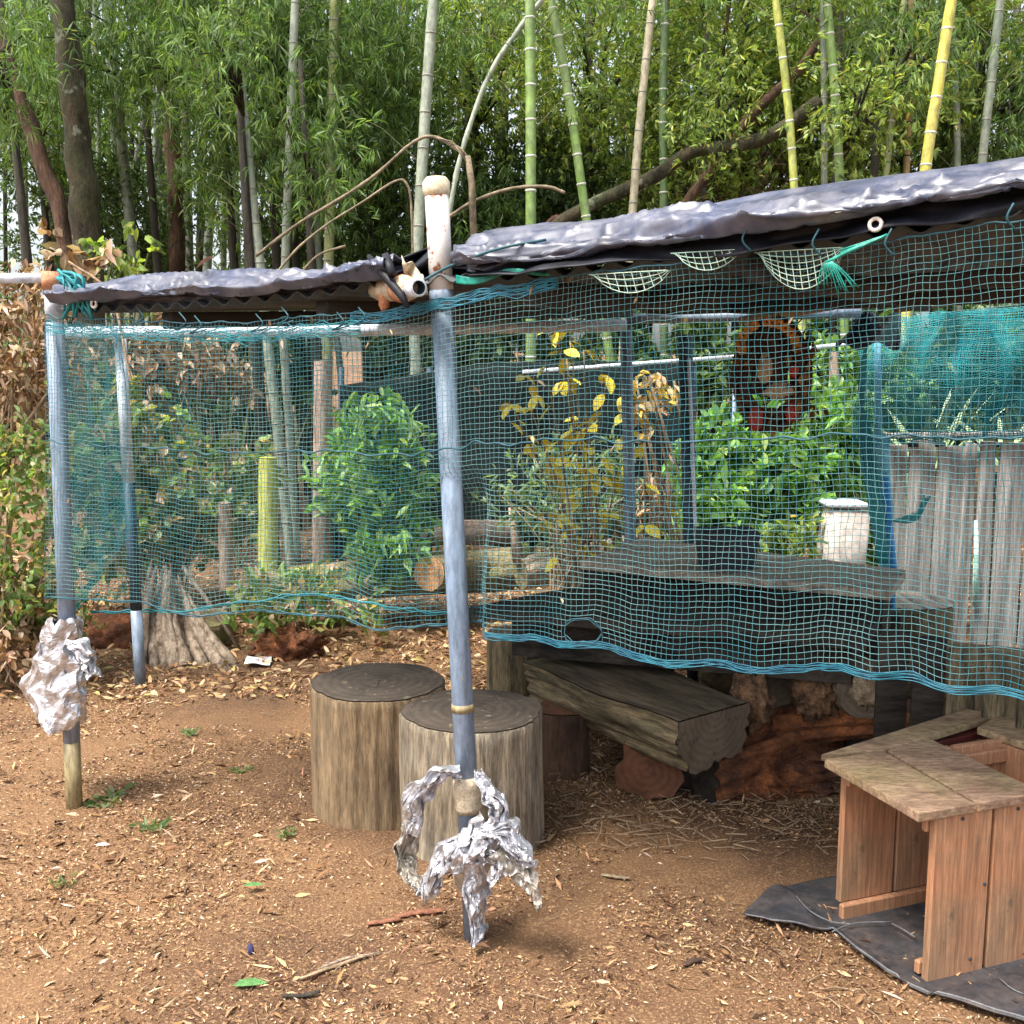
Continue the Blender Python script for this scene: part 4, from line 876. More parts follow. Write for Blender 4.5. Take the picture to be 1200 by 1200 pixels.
# back net and left side net
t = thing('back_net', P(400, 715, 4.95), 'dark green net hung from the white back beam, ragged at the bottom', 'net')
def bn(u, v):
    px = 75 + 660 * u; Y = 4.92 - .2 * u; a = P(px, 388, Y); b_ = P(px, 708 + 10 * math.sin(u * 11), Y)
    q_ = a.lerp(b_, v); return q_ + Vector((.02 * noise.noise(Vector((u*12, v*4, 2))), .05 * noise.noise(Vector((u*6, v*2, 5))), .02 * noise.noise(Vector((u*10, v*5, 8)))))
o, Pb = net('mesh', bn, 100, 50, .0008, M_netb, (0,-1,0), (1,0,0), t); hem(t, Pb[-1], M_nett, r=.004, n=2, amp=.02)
t = thing('side_net', P(100, 715, 4.2), 'teal net closing the left side between front and back left posts', 'net')
sa, sb = LP, BL
def sn(u, v):
    q_ = sa.lerp(sb, u); z1 = PL(72, 372).z; z0 = .62 + .12 * u
    return Vector((q_.x + .015 * noise.noise(Vector((u*7, v*4, 2))), q_.y, z1 + (z0 - z1) * v + .02 * noise.noise(Vector((u*9, v*5, 2)))))
dn = (sb - sa).normalized(); o, Ps = net('mesh', sn, 60, 50, .0008, M_nett, (dn.y, -dn.x, 0), tuple(dn), t)
# turquoise net on the far right side
t = thing('turquoise_net', P(1110, 520, 4.3), 'turquoise net draped over the far side above the grey fence', 'net')
def tn(u, v):
    x_ = 1012 + 330 * u - 12 * (1-u)**6 * v; a = P(x_, 374 - 22 * u, 4.35 - .5*u); b_ = P(x_, 520 - 10*u, 4.35 - .5*u)
    q_ = a.lerp(b_, v); return q_ + Vector((.03 * noise.noise(Vector((u*14, v*3, 2))), .08 * noise.noise(Vector((u*9, v*2, 5))), .03 * noise.noise(Vector((u*9, v*4, 8)))))
net('mesh', tn, 120, 60, .0014, M_turq, (0,-1,0), (1,0,0), t)
def tn2(u, v): return tn(u, v) + Vector((.006 + .02*noise.noise(Vector((u*5,v*8,1))), .03, .006))
net('mesh', tn2, 110, 50, .0013, M_turq, (0,-1,0), (1,0,0), t)
mb = MB()
for k_ in range(6): mb.tube(catmull([P(1015, 400, 4.28), P(1012 - k_, 460, 4.25), P(1008 + k_*3, 520, 4.25), P(1030 + k_*2, 660, 4.2)], 5), .006, 5)
mb.build('gathered_edge', M_nett, t)['kind'] = 'stuff'
# net scraps under the tarp edge
def scrap(px0, px1, py0, depth_, cu, cv, label, mat=M_pale):
    t = thing('net_scrap', PL((px0+px1)/2, py0), label, 'net', 'torn net scraps under the roof edge')
    def fn(u, v):
        px = px0 + (px1-px0)*u; y_ = py0 - .06*(px-px0) + depth_ * (math.sin(math.pi*min(1, u*1.0)))**.7 * v
        return PL(px + 6*v, y_, .062 + .008*noise.noise(Vector((u*5, v*4, px0))))
    net('mesh', fn, cu, cv, .0013, mat, ND, TD, t)
scrap(884, 985, 296, 46, 12, 6, 'large pale torn net scrap hanging below the roof edge beside green frayed rope')
scrap(786, 862, 297, 22, 9, 3, 'small pale net scrap crumpled below the roof edge')
scrap(690, 780, 322, 24, 9, 3, 'faint pale net threads knotted in the net left of the small scrap')
t = thing('frayed_rope', PL(975, 305), 'green frayed rope end hanging below the right tarp edge', 'rope'); mb = MB()
mb.tube(catmull([PL(1040,275,.07), PL(1000,292,.08), PL(968,308,.08)], 5), .0035, 6, jit=.3)
for k_ in range(22): mb.tube(catmull([PL(1040 if k_>12 else 972,275 if k_>12 else 305,.08), PL(985,296+random.uniform(-4,4),.08)] if k_>12 else [PL(972,305,.08), PL(962+k_*2,315,.085), PL(958+k_*4,340+random.uniform(-14,6),.08)], 3), .0014, 4)
mb.build('strand', M_emer, t)['kind'] = 'stuff'
t = thing('net_bundle', lt, 'bunched teal net knotted round the head of the left post', 'net'); mb = MB()
for k_ in range(26):
    a = PL(random.uniform(66,78), random.uniform(316,330), .05); mb.tube(catmull([a, PL(random.uniform(74,100), random.uniform(325,345), random.uniform(.02,.1)), PL(random.uniform(70,112), random.uniform(352,374), .05)], 4), random.uniform(.002,.006), 5)
mb.build('strand', M_nett, t)['kind'] = 'stuff'
t = thing('tie_wire', k(.9), 'black wire ties hanging from the roof edge above the net', 'wire'); mb = MB()
for (x, y) in [(228,382),(300,380),(330,372),(160,372),(210,378),(420,372),(395,378)]: mb.tube(catmull([PL(x,y-12,.05), PL(x+8,y,.06), PL(x-6,y+9,.05), PL(x+14, y+4, .06)], 4), .002, 5)
for (x, y) in [(878,285),(1188,260),(960,290),(1045,290)]: mb.tube(catmull([PL(x,y-22,.085), PL(x-8,y-4,.09), PL(x+3,y+10,.08)], 4), .0022, 5)
mb.build('wire', M_rope, t)['kind'] = 'stuff'

# ------------------------------------------------------------------ foil wraps
def foil(name, parent, path, wid, mat, seed, twist=.3, nu=64, nv=22, amp=.014, curl=.6):
    pts = catmull(path, max(2, nu // (len(path) - 1))); n = len(pts)
    def fn(u, v):
        i = min(n - 1, int(u * (n - 1) + .5)); p_ = pts[i]; t_ = (pts[min(i+1, n-1)] - pts[max(i-1, 0)]).normalized()
        wv = 1.12 * float(np.interp(u, np.linspace(0, 1, len(wid)), wid)); a = twist * math.sin(u * 3 + seed) * 2
        s_ = t_.cross(Vector((0, -1, 0)));
        if s_.length < .2: s_ = Vector((1, 0, 0))
        s_.normalize(); nn = s_.cross(t_).normalized(); x = (v - .5) * 2
        d_ = s_ * math.cos(a) + nn * math.sin(a)
        q_ = p_ + d_ * x * wv * .5 + nn * (abs(math.sin(x * 5 + seed + u * 2)) * .012 - curl * x * x * wv * .3)
        h = Vector((u * n * .04, v * 1.6, seed)); am = amp * 1.3
        q_ += Vector((noise.noise(h*2.2), noise.noise(h*2.2 + Vector((5,5,5))), noise.noise(h*2.2 + Vector((11,3,1))))) * am
        q_ += nn * .004 * (1 - 2*abs(noise.noise(Vector((x * 4 + u * 5, u * n * .13 + x, seed + 7))))*2)
        q_ += nn * .007 * (1 - 2*abs(noise.noise(Vector((x * 3.4 + u * 2, u * 1.8, seed + 2))))*2)
        return tuple(q_)
    o = MB().grid(fn, n - 1, nv).build(name, mat, parent, smooth=False); o.modifiers.new('s', 'SOLIDIFY').thickness = .0012
    return o
ff = thing('foil_wrap', FP, 'crumpled silver foil strips tied low round the middle front post', 'foil')
def Q(x, y, o_=.05): return PL(x, y, o_)
foil('strip', ff, [Q(538,905,.04), Q(510,908,.07), Q(488,935,.08), Q(478,975,.07)], [.04,.055,.06,.05], M_foil, 1)
foil('strip', ff, [Q(482,965,.07), Q(474,1000,.06), Q(484,1025,.06), Q(490,1045,.06)], [.05,.045,.035,.01], M_foild, 2)
foil('strip', ff, [Q(550,985,.07), Q(530,1000,.09), Q(510,1025,.09), Q(495,1052,.08)], [.04,.06,.055,.03], M_foil, 3)
foil('strip', ff, [Q(575,965,.06), Q(555,990,.09), Q(535,1012,.1)], [.06,.08,.06], M_foil, 4)
foil('strip', ff, [Q(560,1005,.07), Q(557,1035,.06), Q(560,1065,.05), Q(558,1100,.05)], [.045,.06,.055,.035], M_foil, 5, curl=1.2)
foil('strip', ff, [Q(562,905,.05), Q(575,930,.07), Q(583,950,.07), Q(582,975,.06)], [.02,.045,.05,.04], M_foil, 6)
foil('strip', ff, [Q(570,970,.08), Q(592,975,.08), Q(610,1000,.07), Q(618,1015,.06)], [.05,.06,.045,.03], M_foil, 7)
foil('strip', ff, [Q(585,990,.06), Q(605,1010,.06), Q(622,1035,.05), Q(632,1062,.04)], [.09,.07,.03,.012], M_foild, 8)
foil('strip', ff, [Q(575,1000,.06), Q(588,1010,.07), Q(578,1030,.06)], [.03,.05,.02], M_foil, 9)
kf = lambda f_: fb.lerp(ft, f_)
MB().tube([kf(.20 + .008*i) for i in range(7)], [rp*1.15, rp*1.32, rp*1.22, rp*1.38, rp*1.24, rp*1.34, rp*1.1], 18, jit=.05).build('tape', M_gtape, ff)
MB().tube([kf(.10), kf(.13), kf(.15)], [rp*1.5, rp*1.9, rp*1.4], 14, jit=.2).build('knot', M_foild, ff, smooth=False)
lf = thing('foil_wrap', LP, 'crumpled silver foil bag hanging on the left front post', 'foil')
def bag(u, v):
    a = u * 2 * math.pi; cx = float(np.interp(v, [0,.3,.65,1], [76,68,64,80])); yy = 725 + 128 * v; hw = float(np.interp(v, [0,.15,.4,.7,.88,1], [14,17,24,33,20,2]))
    q_ = PL(cx + math.cos(a) * hw, yy - 12*math.cos(a)*v*0 , .0); q_ += ND * math.sin(a) * (.045 + .02*v)
    h = Vector((math.cos(a)*2.1, math.sin(a)*2.1, v*6)); return tuple(q_ + Vector((noise.noise(h), noise.noise(h+Vector((4,4,4))), noise.noise(h+Vector((8,1,3)))))*.022 + Vector((noise.noise(h*1.9), noise.noise(h*1.9+Vector((4,4,4))), noise.noise(h*1.9+Vector((8,1,3)))))*.014)
o = MB().grid(bag, 44, 34, closed=True).build('bag', M_foil, lf, smooth=False); o.modifiers.new('s','SOLIDIFY').thickness = .001
foil('strip', lf, [Q(82,755,.08), Q(95,765,.09), Q(104,778,.08), Q(112,792,.07)], [.05,.07,.05,.03], M_foil, 11)

# ------------------------------------------------------------------ log bench, rotten logs, table group
def bench_log(name, a, b_, wdt, thick, label, zc):
    """half log: flat top, round belly, cut ends"""
    a, b_ = Vector(a), Vector(b_); ax = b_ - a; L = ax.length; z = ax.normalized(); up = Vector((0,0,1)); y = z.cross(up).normalized()
    M = Matrix(((up.x, y.x, z.x, a.x), (up.y, y.y, z.y, a.y), (up.z, y.z, z.z, a.z), (0,0,0,1)))
    t = thing(name, (a + b_) / 2, label, 'bench'); sd_ = random.uniform(0, 40)
    def pt(u, h, s=1.0):
        an = math.pi * (1 + u)       # belly
        k_ = 1 + .22 * noise.noise(Vector((math.cos(an)*2, math.sin(an)*2, h*3 + sd_))) + .10*noise.noise(Vector((math.cos(an)*8, math.sin(an)*8, h*2+sd_))) - .10 * max(0, 1 - abs(noise.noise(Vector((math.cos(an)*3, math.sin(an)*3, h*.7+sd_+9)))) * 9)
        xx, yy = math.sin(an) * thick * k_, math.cos(an) * wdt / 2 * k_
        xx = -abs(xx) ** .8 * thick ** .2
        return (xx * s, yy * s, h)
    MB().grid(lambda u, v: pt(u, v * L), 60, 40).build('bark', M_bench, t, M)
    MB().grid(lambda u, v: (.004 + .010*noise.noise(Vector((u*5, v*4, sd_))) * (1 if 0 < u < 1 and 0 < v < 1 else 0), Vector(pt(0, v*L)).lerp(Vector(pt(1, v*L)), u).y, v*L), 14, 18).build('top', M_benchtop, t, M)
    for h in (0.0, L):
        mb = MB(); c = Vector((-thick*.35, 0, h))
        mb.v = [c] + [Vector(pt(i/30, h)) + Vector((0,0,.002 if h else -.002)) for i in range(31)]; mb.f = [(0, i+1, i+2) for i in range(30)] + [(0, 31, 1)]
        mb.build('cut_end', M_cut, t, M)
    return t
bench_log('log_bench', G(655, 768, .37), G(838, 838, .35), .37, .20, 'mossy half log bench, nearest seat under the net', 0)
# cut end leaning to viewer under bench
log('log_support', G(757, 940) + Vector((0, .02, .11)), G(757, 940) + Vector((.16, .38, .10)), .115, M_darkbark, M_cutred, 'short round log with red brown end propping up the half log bench', 'log', amp=.32, n=44)
o = MB().blob(G(812, 935) + Vector((0,.12,.09)), (.10,.13,.12), 16, .45, 4, 2).build('bark_chunk', M_darkbark); tag(o, 'dark crumbling bark chunk right of the red brown log end', 'rotten wood')
log('short_log', G(660, 915) + Vector((0,.1,-.03)), G(660, 915) + Vector((0,.1,.24)), .10, M_trunkr, M_cutred, 'short reddish post under the left end of the half log bench', 'log', amp=.12, n=28)
log('table_leg_stump', P(606, 850, 4.3) , P(606, 742, 4.3), .125, M_bench, M_cut, 'dark trunk carrying the left end of the long dark table', 'stump', amp=.08, n=32)
# orange rotten log on the ground
log('rotten_log', G(815, 945) + Vector((0,.1,.08)), G(1050, 880) + Vector((0,.15,.09)), .125, M_rot, M_darkbark, 'crumbling orange rotten log lying on the ground under the seats', 'log', amp=.7, fr=6, n=44, m_=30)
o = MB().blob(G(900, 935) + Vector((.05,.1,.02)), (.22,.12,.07), 16, .6, 5, 12).build('rotten_debris', M_rot); tag(o, 'heap of orange wood crumbs in front of the rotten log', 'rotten wood')
# second log bench at the right with eaten ends
lgA = log('rotten_bench_log', P(915, 812, 3.75), P(850, 790, 4.5), .125, M_bench, M_cut, 'dark log with mossy curved side left of the pale rotted log end', 'log', amp=.12)
log('split_log', P(905, 850, 3.75), P(1050, 835, 3.6), .07, M_rot, M_eaten, 'thin split reddish log wedged above the crumbling orange log', 'log', amp=.4, fr=6)
lgB = log('rotten_bench_log', P(1018, 808, 3.55), P(930, 780, 4.5), .105, M_bench, M_cut, 'log whose cut end has a large pale tan rotted patch', 'log', amp=.15)
mb = MB().blob(P(1018, 806, 3.53), (.055,.02,.06), 12, .7, 5, 4); mb.build('tan_rot', M_fungus, lgB)
o = MB().blob(P(958, 808, 3.65), (.085,.08,.11), 20, .5, 5, 6).build('eaten_wood', M_eaten); tag(o, 'ragged worm eaten wood wedged between the two rotted logs', 'rotten wood')
o = MB().blob(P(880, 822, 3.62), (.07,.09,.10), 20, .45, 4, 16).build('eaten_stub', M_eaten); tag(o, 'ragged broken stub right of the half log bench end', 'rotten wood')
# table with slab boards
def slab(parent, name, pix, z, h, mat): return MB().prism([G(x, y, z) for x, y in pix][::-1] if False else [G(x, y, z) for x, y in pix], h).build(name, mat, parent, smooth=False)
tb = thing('wooden_table', G(870, 800), 'long weathered dark table under the net with a grey top', 'table')
slab(tb, 'top_board', [(680,657),(1044,692),(1052,680),(716,644)], .72, .035, M_tabletop)
slab(tb, 'top_board', [(717,643),(1053,679),(1062,668),(755,629)], .72, .035, M_tabletop)
slab(tb, 'apron', [(684,660),(1036,694),(1046,683),(720,650)], .684, .26, M_table)
for (x, y) in [(720,665),(1015,690),(780,640),(1040,676)]:
    c = G(x, y, .68); MB().box((c.x, c.y, .27), (.09, .09, .55), .006).build('leg', M_table, tb)
tb2 = thing('dark_bench_table', G(780, 830), 'long dark plank seat in front of the grey topped table', 'bench')
slab(tb2, 'plank', [(549,712),(1015,748),(1022,736),(690,700),(622,697)], .62, .04, M_table)
slab(tb2, 'plank', [(624,696),(692,699),(1023,735),(1030,724),(690,686)], .622, .04, M_table)
slab(tb2, 'apron', [(600,716),(1000,745),(1010,730),(690,700)], .58, .17, M_table)
for (x, y) in [(700,715),(985,735)]:
    c = G(x, y, .58); MB().tube([(c.x, c.y+.42, -.03), (c.x, c.y+.42, .55)], .09, 14).build('leg', M_bench, tb2)
c = G(856, 668, .722); t = thing('planter_pot', c, 'dark square plant pot standing on the grey topped table', 'pot')
def potf(u, v):
    n = 4; a = u * 2*math.pi; h = [0, .14, .14, .125, .03][round(v*4)]; r_ = [.095,.112,.104,.1,.09][round(v*4)]
    m__ = max(abs(math.cos(a)), abs(math.sin(a))); return (c.x + math.cos(a)/m__*r_, c.y + .09 + math.sin(a)/m__*r_*.75, c.z + h)
MB().grid(potf, 32, 4, closed=True).build('pot', M_pot, t, smooth=False)
MB().grid(lambda u, v: (c.x + (u-.5)*.2, c.y + .09 + (v-.5)*.14, c.z + .10), 4, 4).build('soil', M_table, t); MB().box((c.x, c.y+.09, c.z+.006), (.18,.13,.01)).build('bottom', M_pot, t)
# right stool, low right seat, added boards that darken the void
sc_ = G(1085, 722, .47); stump('log_stool', (sc_.x, sc_.y + .2), .19, .49, M_bench, M_tabletop, 'grey topped log stool between the table and the grey fence', 'stool', amp=.06, n=40)
sc_ = G(1150, 765, .36); log('low_log', (sc_.x - .25, sc_.y + .25, .24), (sc_.x + .7, sc_.y - .15, .24), .13, M_bench, M_cut, 'low log seat in the shade at the right under the net', 'seat', flat=.8)
sh_ = thing('shade_filler_boards', G(1150, 870), 'added dark boards standing in for the shade under the net at the right', 'panel')
for i in range(7):
    x = 1040 + i * 42; a = P(x, 900, 3.35 - i*.10); MB().box((a.x, a.y, .33), (.10, .02, .62 + .02*(i%2)), .003).build('board', M_table if i < 2 else M_bench, sh_)  # boards added to stand in for the shade of the void beneath the net

# ------------------------------------------------------------------ grey fence at the right
fn_ = thing('plank_fence', P(1100, 800, 4.9), 'weathered grey upright plank fence at the right behind the net', 'fence')
pl = [(1036,1064),(1067,1097),(1101,1131),(1134,1147),(1150,1167),(1173,1204),(1208,1240),(1244,1270),(1274,1306)]
for i, (a0, a1) in enumerate(pl):
    Y = 4.9 - .03 * i; a = P(a0, 518, Y); b_ = P(a1, 518, Y); zt = a.z + random.uniform(-.02, .015); wd = (b_.x - a.x)
    mb = MB(); nseg = 10
    def fp(u, v, wd=wd, zt=zt, i=i):
        an = u * 4; e_ = .006 * noise.noise(Vector((v * 3, i * 7, round(an))))
        cx, cy = [(-wd/2, -.012), (wd/2, -.012), (wd/2, .012), (-wd/2, .012)][int(round(u * 4)) % 4]
        return (cx + e_ * (1 if cx > 0 else -1) + .012*noise.noise(Vector((v*1.2, i*3, 0))), cy, -.05 + (zt + .05) * v)
    mb.grid(fp, 4, nseg, closed=True); b0 = len(mb.v) - 4; mb.f.append((b0, b0+1, b0+2, b0+3))
    mb.build('plank', M_fence, fn_, Matrix.Translation(((a.x + b_.x)/2, Y + (.02 if i == 3 else 0), 0)), smooth=False)
a = P(1030, 511, 4.86); b_ = P(1310, 507, 4.60); MB().box((0,0,0), ((b_-a).length, .05, .025), .003).build('rail', M_fence, fn_, Matrix.Translation((a+b_)/2) @ (b_-a).to_track_quat('X','Z').to_matrix().to_4x4())
for x in (1070, 1102, 1135, 1170, 1205):
    a = P(x, 521, 4.84); MB().box(a, (.045, .012, .022)).build('clip', M_darkpost, fn_)
for (x, y0, y1, lab) in [(1144,690,610,'short white green stick in the fence gap'),(1178,700,680,'mint green stick low in front of the fence'),(1172,705,600,'taller mint green stick near the right of the fence'),(1143,690,655,'pale ribbed stick low at the fence')]:
    t = thing('garden_stick', P(x, y0, 4.75), lab, 'stick', 'garden sticks at the fence'); a = P(x, y0 + 20, 4.75); b_ = P(x, y1, 4.78); MB().tube([a, a.lerp(b_,.5), b_], [.012,.012,.010], 8).build('stick', M_mint, t)
bp = thing('net_wrapped_post', RRb, 'bright blue post wrapped in net left of the grey fence', 'post')
MB().tube([RRb, P(1040, 660, 4.3), P(1033, 515, 4.3), P(1029, 505, 4.3), RRt], [.032,.032,.030,.014,.014], 14).build('post', M_bluepost, bp)
a = P(1048, 664, 4.25); b_ = P(1038, 560, 4.25); MB().tube([Vector((a.x, a.y, .0)), a, b_], .011, 8).build('slat', M_blueslat, bp)
t = thing('blue_knot', P(1075, 600, 4.2), 'small turquoise net knot in front of the grey fence', 'net'); mb = MB()
for k_ in range(14): mb.tube(catmull([P(1045, 610, 4.2), P(1070 + random.uniform(-3,8), 605 + random.uniform(-8,6), 4.2), P(1085 + random.uniform(-4,6), 583 + random.uniform(-4,6), 4.22)], 3), random.uniform(.001,.005), 5)
mb.build('strand', M_nett, t)['kind'] = 'stuff'
t = thing('tarp_bundle', P(1015, 385, 4.2), 'crumpled dark tarp corner tied over the blue post', 'tarp')
mb = MB().grid(lambda u, v: tuple(P(980 + 75*u, 402 - 36*math.sin(min(1, u*1.4)*math.pi*.6)*(1-v) + 4*v + 5*math.sin(u*11+v*4), 4.15 - .08*math.sin(u*9+v*3))), 16, 8); o = mb.build('cloth', M_tarp, t, smooth=False); o.modifiers.new('s','SOLIDIFY').thickness=.004
# timber strips seen at back of roof
for (x0, y0, x1, y1, lab) in [(868,376,978,358,'pale timber strip under the back of the roof by the wreath'),(1048,362,1180,345,'pale timber strip under the roof above the turquoise net')]:
    a, b_ = P(x0,y0,4.1), P(x1,y1,3.9); o = MB().box((0,0,0), ((b_-a).length,.03,.03), .003).build('timber_strip', M_beam, None, Matrix.Translation((a+b_)/2) @ (b_-a).to_track_quat('X','Z').to_matrix().to_4x4()); tag(o, lab, 'timber', 'timber strips under the roof')
# white box
c = G(996, 700, .1); wx = thing('white_box', P(996, 690, 5.2), 'pinkish white box with loose lid beyond the table', 'box')
a = P(972, 600, 5.2); b_ = P(1018, 600, 5.2); MB().box((0,0,0), ((b_-a).length, .2, .45), .01).build('body', M_white, wx, Matrix.Translation(((a.x+b_.x)/2, 5.3, a.z-.22)) @ Matrix.Rotation(.06, 4, 'Y'))
MB().box((0,0,0), ((b_-a).length+.02, .22, .025), .006).build('lid', M_galvw, wx, Matrix.Translation(((a.x+b_.x)/2, 5.3, a.z+.03)) @ Matrix.Rotation(.04, 4, 'Y'))
MB().box((0,0,0), ((b_-a).length-.02, .17, a.z-.42), .005).build('stand', M_earthboard, wx, Matrix.Translation(((a.x+b_.x)/2, 5.3, (a.z-.44)/2)))
upright('dead_stub', 978, 520, 412, 6.4, 12, M_stub, 'thin pinkish trunk right of the hanging wreath', 'trunk')
# wreath
wc = P(905, 440, 3.6); wr = thing('hanging_wreath', P(905, 375, 3.6), 'brown vine wreath with orange flowers and red ornaments hanging under the roof', 'wreath')
mb = MB()
for k_ in range(15):
    ph = random.uniform(0, 6.28); rr = random.uniform(.094, .15)
    mb.tube([wc + Vector((math.cos(a_)*(rr*.86 + .008*math.sin(3*a_+ph)), .02*math.sin(4*a_+ph), math.sin(a_)*(rr*1.22 + .01*math.cos(5*a_+ph)))) for a_ in np.linspace(0, 2*math.pi, 30)], .008, 5)
for k_ in range(46):
    a_ = random.uniform(0, 6.28); b0 = wc + Vector((math.cos(a_)*.105, random.uniform(-.02,.02), math.sin(a_)*.15)); mb.tube([b0, b0 + Vector((math.cos(a_ + random.uniform(-1.3,1.3))*.05, random.uniform(-.03,.01), math.sin(a_ + random.uniform(-1.3,1.3))*.05))], .003, 4)
mb.build('vine_ring', M_vine, wr)['kind'] = 'stuff'
_c = np.array([tuple(wc + Vector((math.cos(a_)*.11, -.02, math.sin(a_)*.14))) for a_ in np.linspace(0, 6.28, 40)]); C, D, s = fans(_c, 60, .02, 3)
leaf_obj('dry_leaves', M_dry, wr, C, D, .04, .02, palette(len(C), [(0.16,0.07,0.03),(0.30,0.15,0.05),(0.07,0.035,0.02)], [2,1,2]), True)
mb = MB()
for k_ in range(22): x = 878 + k_*2.5; mb.tube(catmull([P(x, 385 + abs(k_-6)*2, 3.58), P(x+random.uniform(-4,4), 420, 3.6), P(x+random.uniform(-8,8), 462, 3.6)], 3), .008, 5)
mb.build('vine_weave', M_vine, wr)['kind'] = 'stuff'
for (x, y) in [(868,402),(871,393),(877,386),(884,381),(905,378),(913,380),(920,384),(927,390),(931,398),(934,408),(869,410),(898,377)]:
    mb = MB()
    for j in range(7):
        a_ = j/7*6.28; mb.blob(P(x,y,3.56) + Vector((math.cos(a_)*.010, -.003, math.sin(a_)*.010)), (.008,.005,.008), 4, .1)
    mb.build('flower', M_orn_o, wr)
MB().blob(P(905, 412, 3.62), (.07,.02,.06), 12, .3, 4, 2).build('vine_mat', M_vine, wr)
MB().blob(P(896, 432, 3.56), (.026,.015,.05), 10, .15).build('ornament', M_orn_b, wr)
MB().blob(P(912, 458, 3.57), (.05,.015,.028), 10, .3).build('ornament', M_orn_b, wr)
for (x, y, a_, b2) in [(930,435,.016,.022),(886,490,.024,.04),(928,482,.022,.035)]: MB().blob(P(x,y,3.56), (a_,.015,b2), 8, .35, 3, x).build('ornament', M_orn_r, wr)
MB().tube([P(905, 385, 3.6), P(905, 350, 3.6)], .002, 5).build('cord', M_rope, wr)

# ------------------------------------------------------------------ cedar planter frame at the lower right
P1 = G(1085, 1158); d2 = Vector((math.cos(R(20)), math.sin(R(20)), 0)); d1 = Vector((d2.y, -d2.x, 0))   # d1 runs towards the viewer
HT = .455
bx = thing('cedar_planter', P1, 'reddish cedar box frame with mossy top boards standing on black ground cloth', 'planter')
def vplank(o_, along, wid, th, h, z0, name='plank', mat=M_cedar, axis=d2):
    nrm = Vector((axis.y, -axis.x, 0)); c = P1 + o_ + axis * (along + wid/2); c.z = z0 + h/2
    M = Matrix(((axis.x, nrm.x, 0, c.x), (axis.y, nrm.y, 0, c.y), (0, 0, 1, c.z), (0,0,0,1)))
    return MB().box((0,0,0), (wid, th, h), .004).build(name, mat, bx, M, smooth=False)
for i in range(3):
    vplank(-d1*.012, .003 + i*.181, .171, .022, HT - .022, .008)             # near panel
    vplank(-d1*.345, .0 + i*.180, .172, .022, HT - .06, .05)                 # far panel
vplank(-d1*.325, -.004, .54, .02, .045, .008, 'rail'); vplank(-d1*.033, -.004, .54, .018, .035, .02, 'rail'); vplank(-d1*.325, -.004, .54, .02, .04, HT-.07, 'rail'); vplank(-d1*.033, -.004, .54, .018, .04, HT-.07, 'rail')
def vplank2(al, off_, wid, th, h, z0, nm='side_plank'): return vplank(-d1*(off_) + d2*al, 0, wid, th, h, z0, nm, M_cedar, -d1)
for i in range(2): vplank2(.54, .03 + i*.16, .155, .02, HT-.03, .01)
def top(pix, z=HT, h=.024, mat=M_mosswood, name='top_board'):
    pts = [G(x, y, z) for x, y in pix]
    o = MB().prism(pts, h).build(name, mat, bx, smooth=False); bm = o.modifiers.new('b', 'BEVEL'); bm.width = .003; bm.segments = 2; return o
top([(966,889),(1077,953),(1143,942),(1036,880)])
top([(1040,879),(1147,941),(1222,928),(1085,863)])
top([(962,884),(1037,878),(1168,838),(1133,830)], z=HT+.003, h=.02)
top([(1145,852),(1285,897),(1340,872),(1172,836)], z=HT+.004, h=.022)
top([(1152,858),(1280,899),(1284,894),(1152,853)], z=HT-.02, h=.05, mat=M_redwood, name='inner_board')
top([(1088,864),(1150,850),(1152,858),(1100,869)], z=HT-.03, h=.02, mat=M_redwood, name='inner_board')
for (x, y) in [(1103,955),(1172,945),(1141,1047),(1163,1004)]: 
    c = G(x, y, .3); 
for i, (al, zz) in enumerate([(.08,.42),(.25,.42),(.13,.05),(.31,.06),(.16,.24)]):
    c = P1 + d2*al + d1*.001; MB().tube([Vector((c.x, c.y, zz)), Vector((c.x, c.y, zz)) + d1*.002], .0045, 8).build('nail', M_darkpost, bx)

# ground cloth under the box
edge_px = [(870,1078),(905,1048),(960,1035),(1040,1020),(1130,1010),(1260,1000),(1420,1040)]
low_px = [(870,1078),(905,1092),(950,1097),(975,1095),(1000,1120),(1040,1150),(1100,1178),(1170,1200),(1300,1235)]
def cl(u, v):
    a = np.interp(u, np.linspace(0,1,len(edge_px)), [p_[0] for p_ in edge_px]), np.interp(u, np.linspace(0,1,len(edge_px)), [p_[1] for p_ in edge_px])
    b_ = np.interp(u, np.linspace(0,1,len(low_px)), [p_[0] for p_ in low_px]), np.interp(u, np.linspace(0,1,len(low_px)), [p_[1] for p_ in low_px])
    q_ = G(a[0]*(1-v)+b_[0]*v, a[1]*(1-v)+b_[1]*v); e_ = 4*v*(1-v)
    q_.z = gz(q_.x, q_.y) + .012 + .014*max(0, noise.noise(q_*5)) + .010*abs(math.sin(u*9))*v*v*v
    inside = (q_ - P1).dot(d2) > -.05 and (q_ - P1).dot(-d1) > -.05
    if inside: q_.z = min(q_.z, .012)
    return tuple(q_)
gcl = thing('ground_cloth', G(1000, 1110), 'black woven ground cloth with frayed pale edge under the cedar box', 'ground cloth')
mb = MB().grid(cl, 90, 40); o = mb.build('cloth', M_mat, gcl); o.modifiers.new('s','SOLIDIFY').thickness = .003
MB().tube([Vector(cl(u_, .985)) + Vector((0,0,.003)) for u_ in np.linspace(.01,1,90)], .0022, 5).build('edge_thread', M_matedge, gcl)
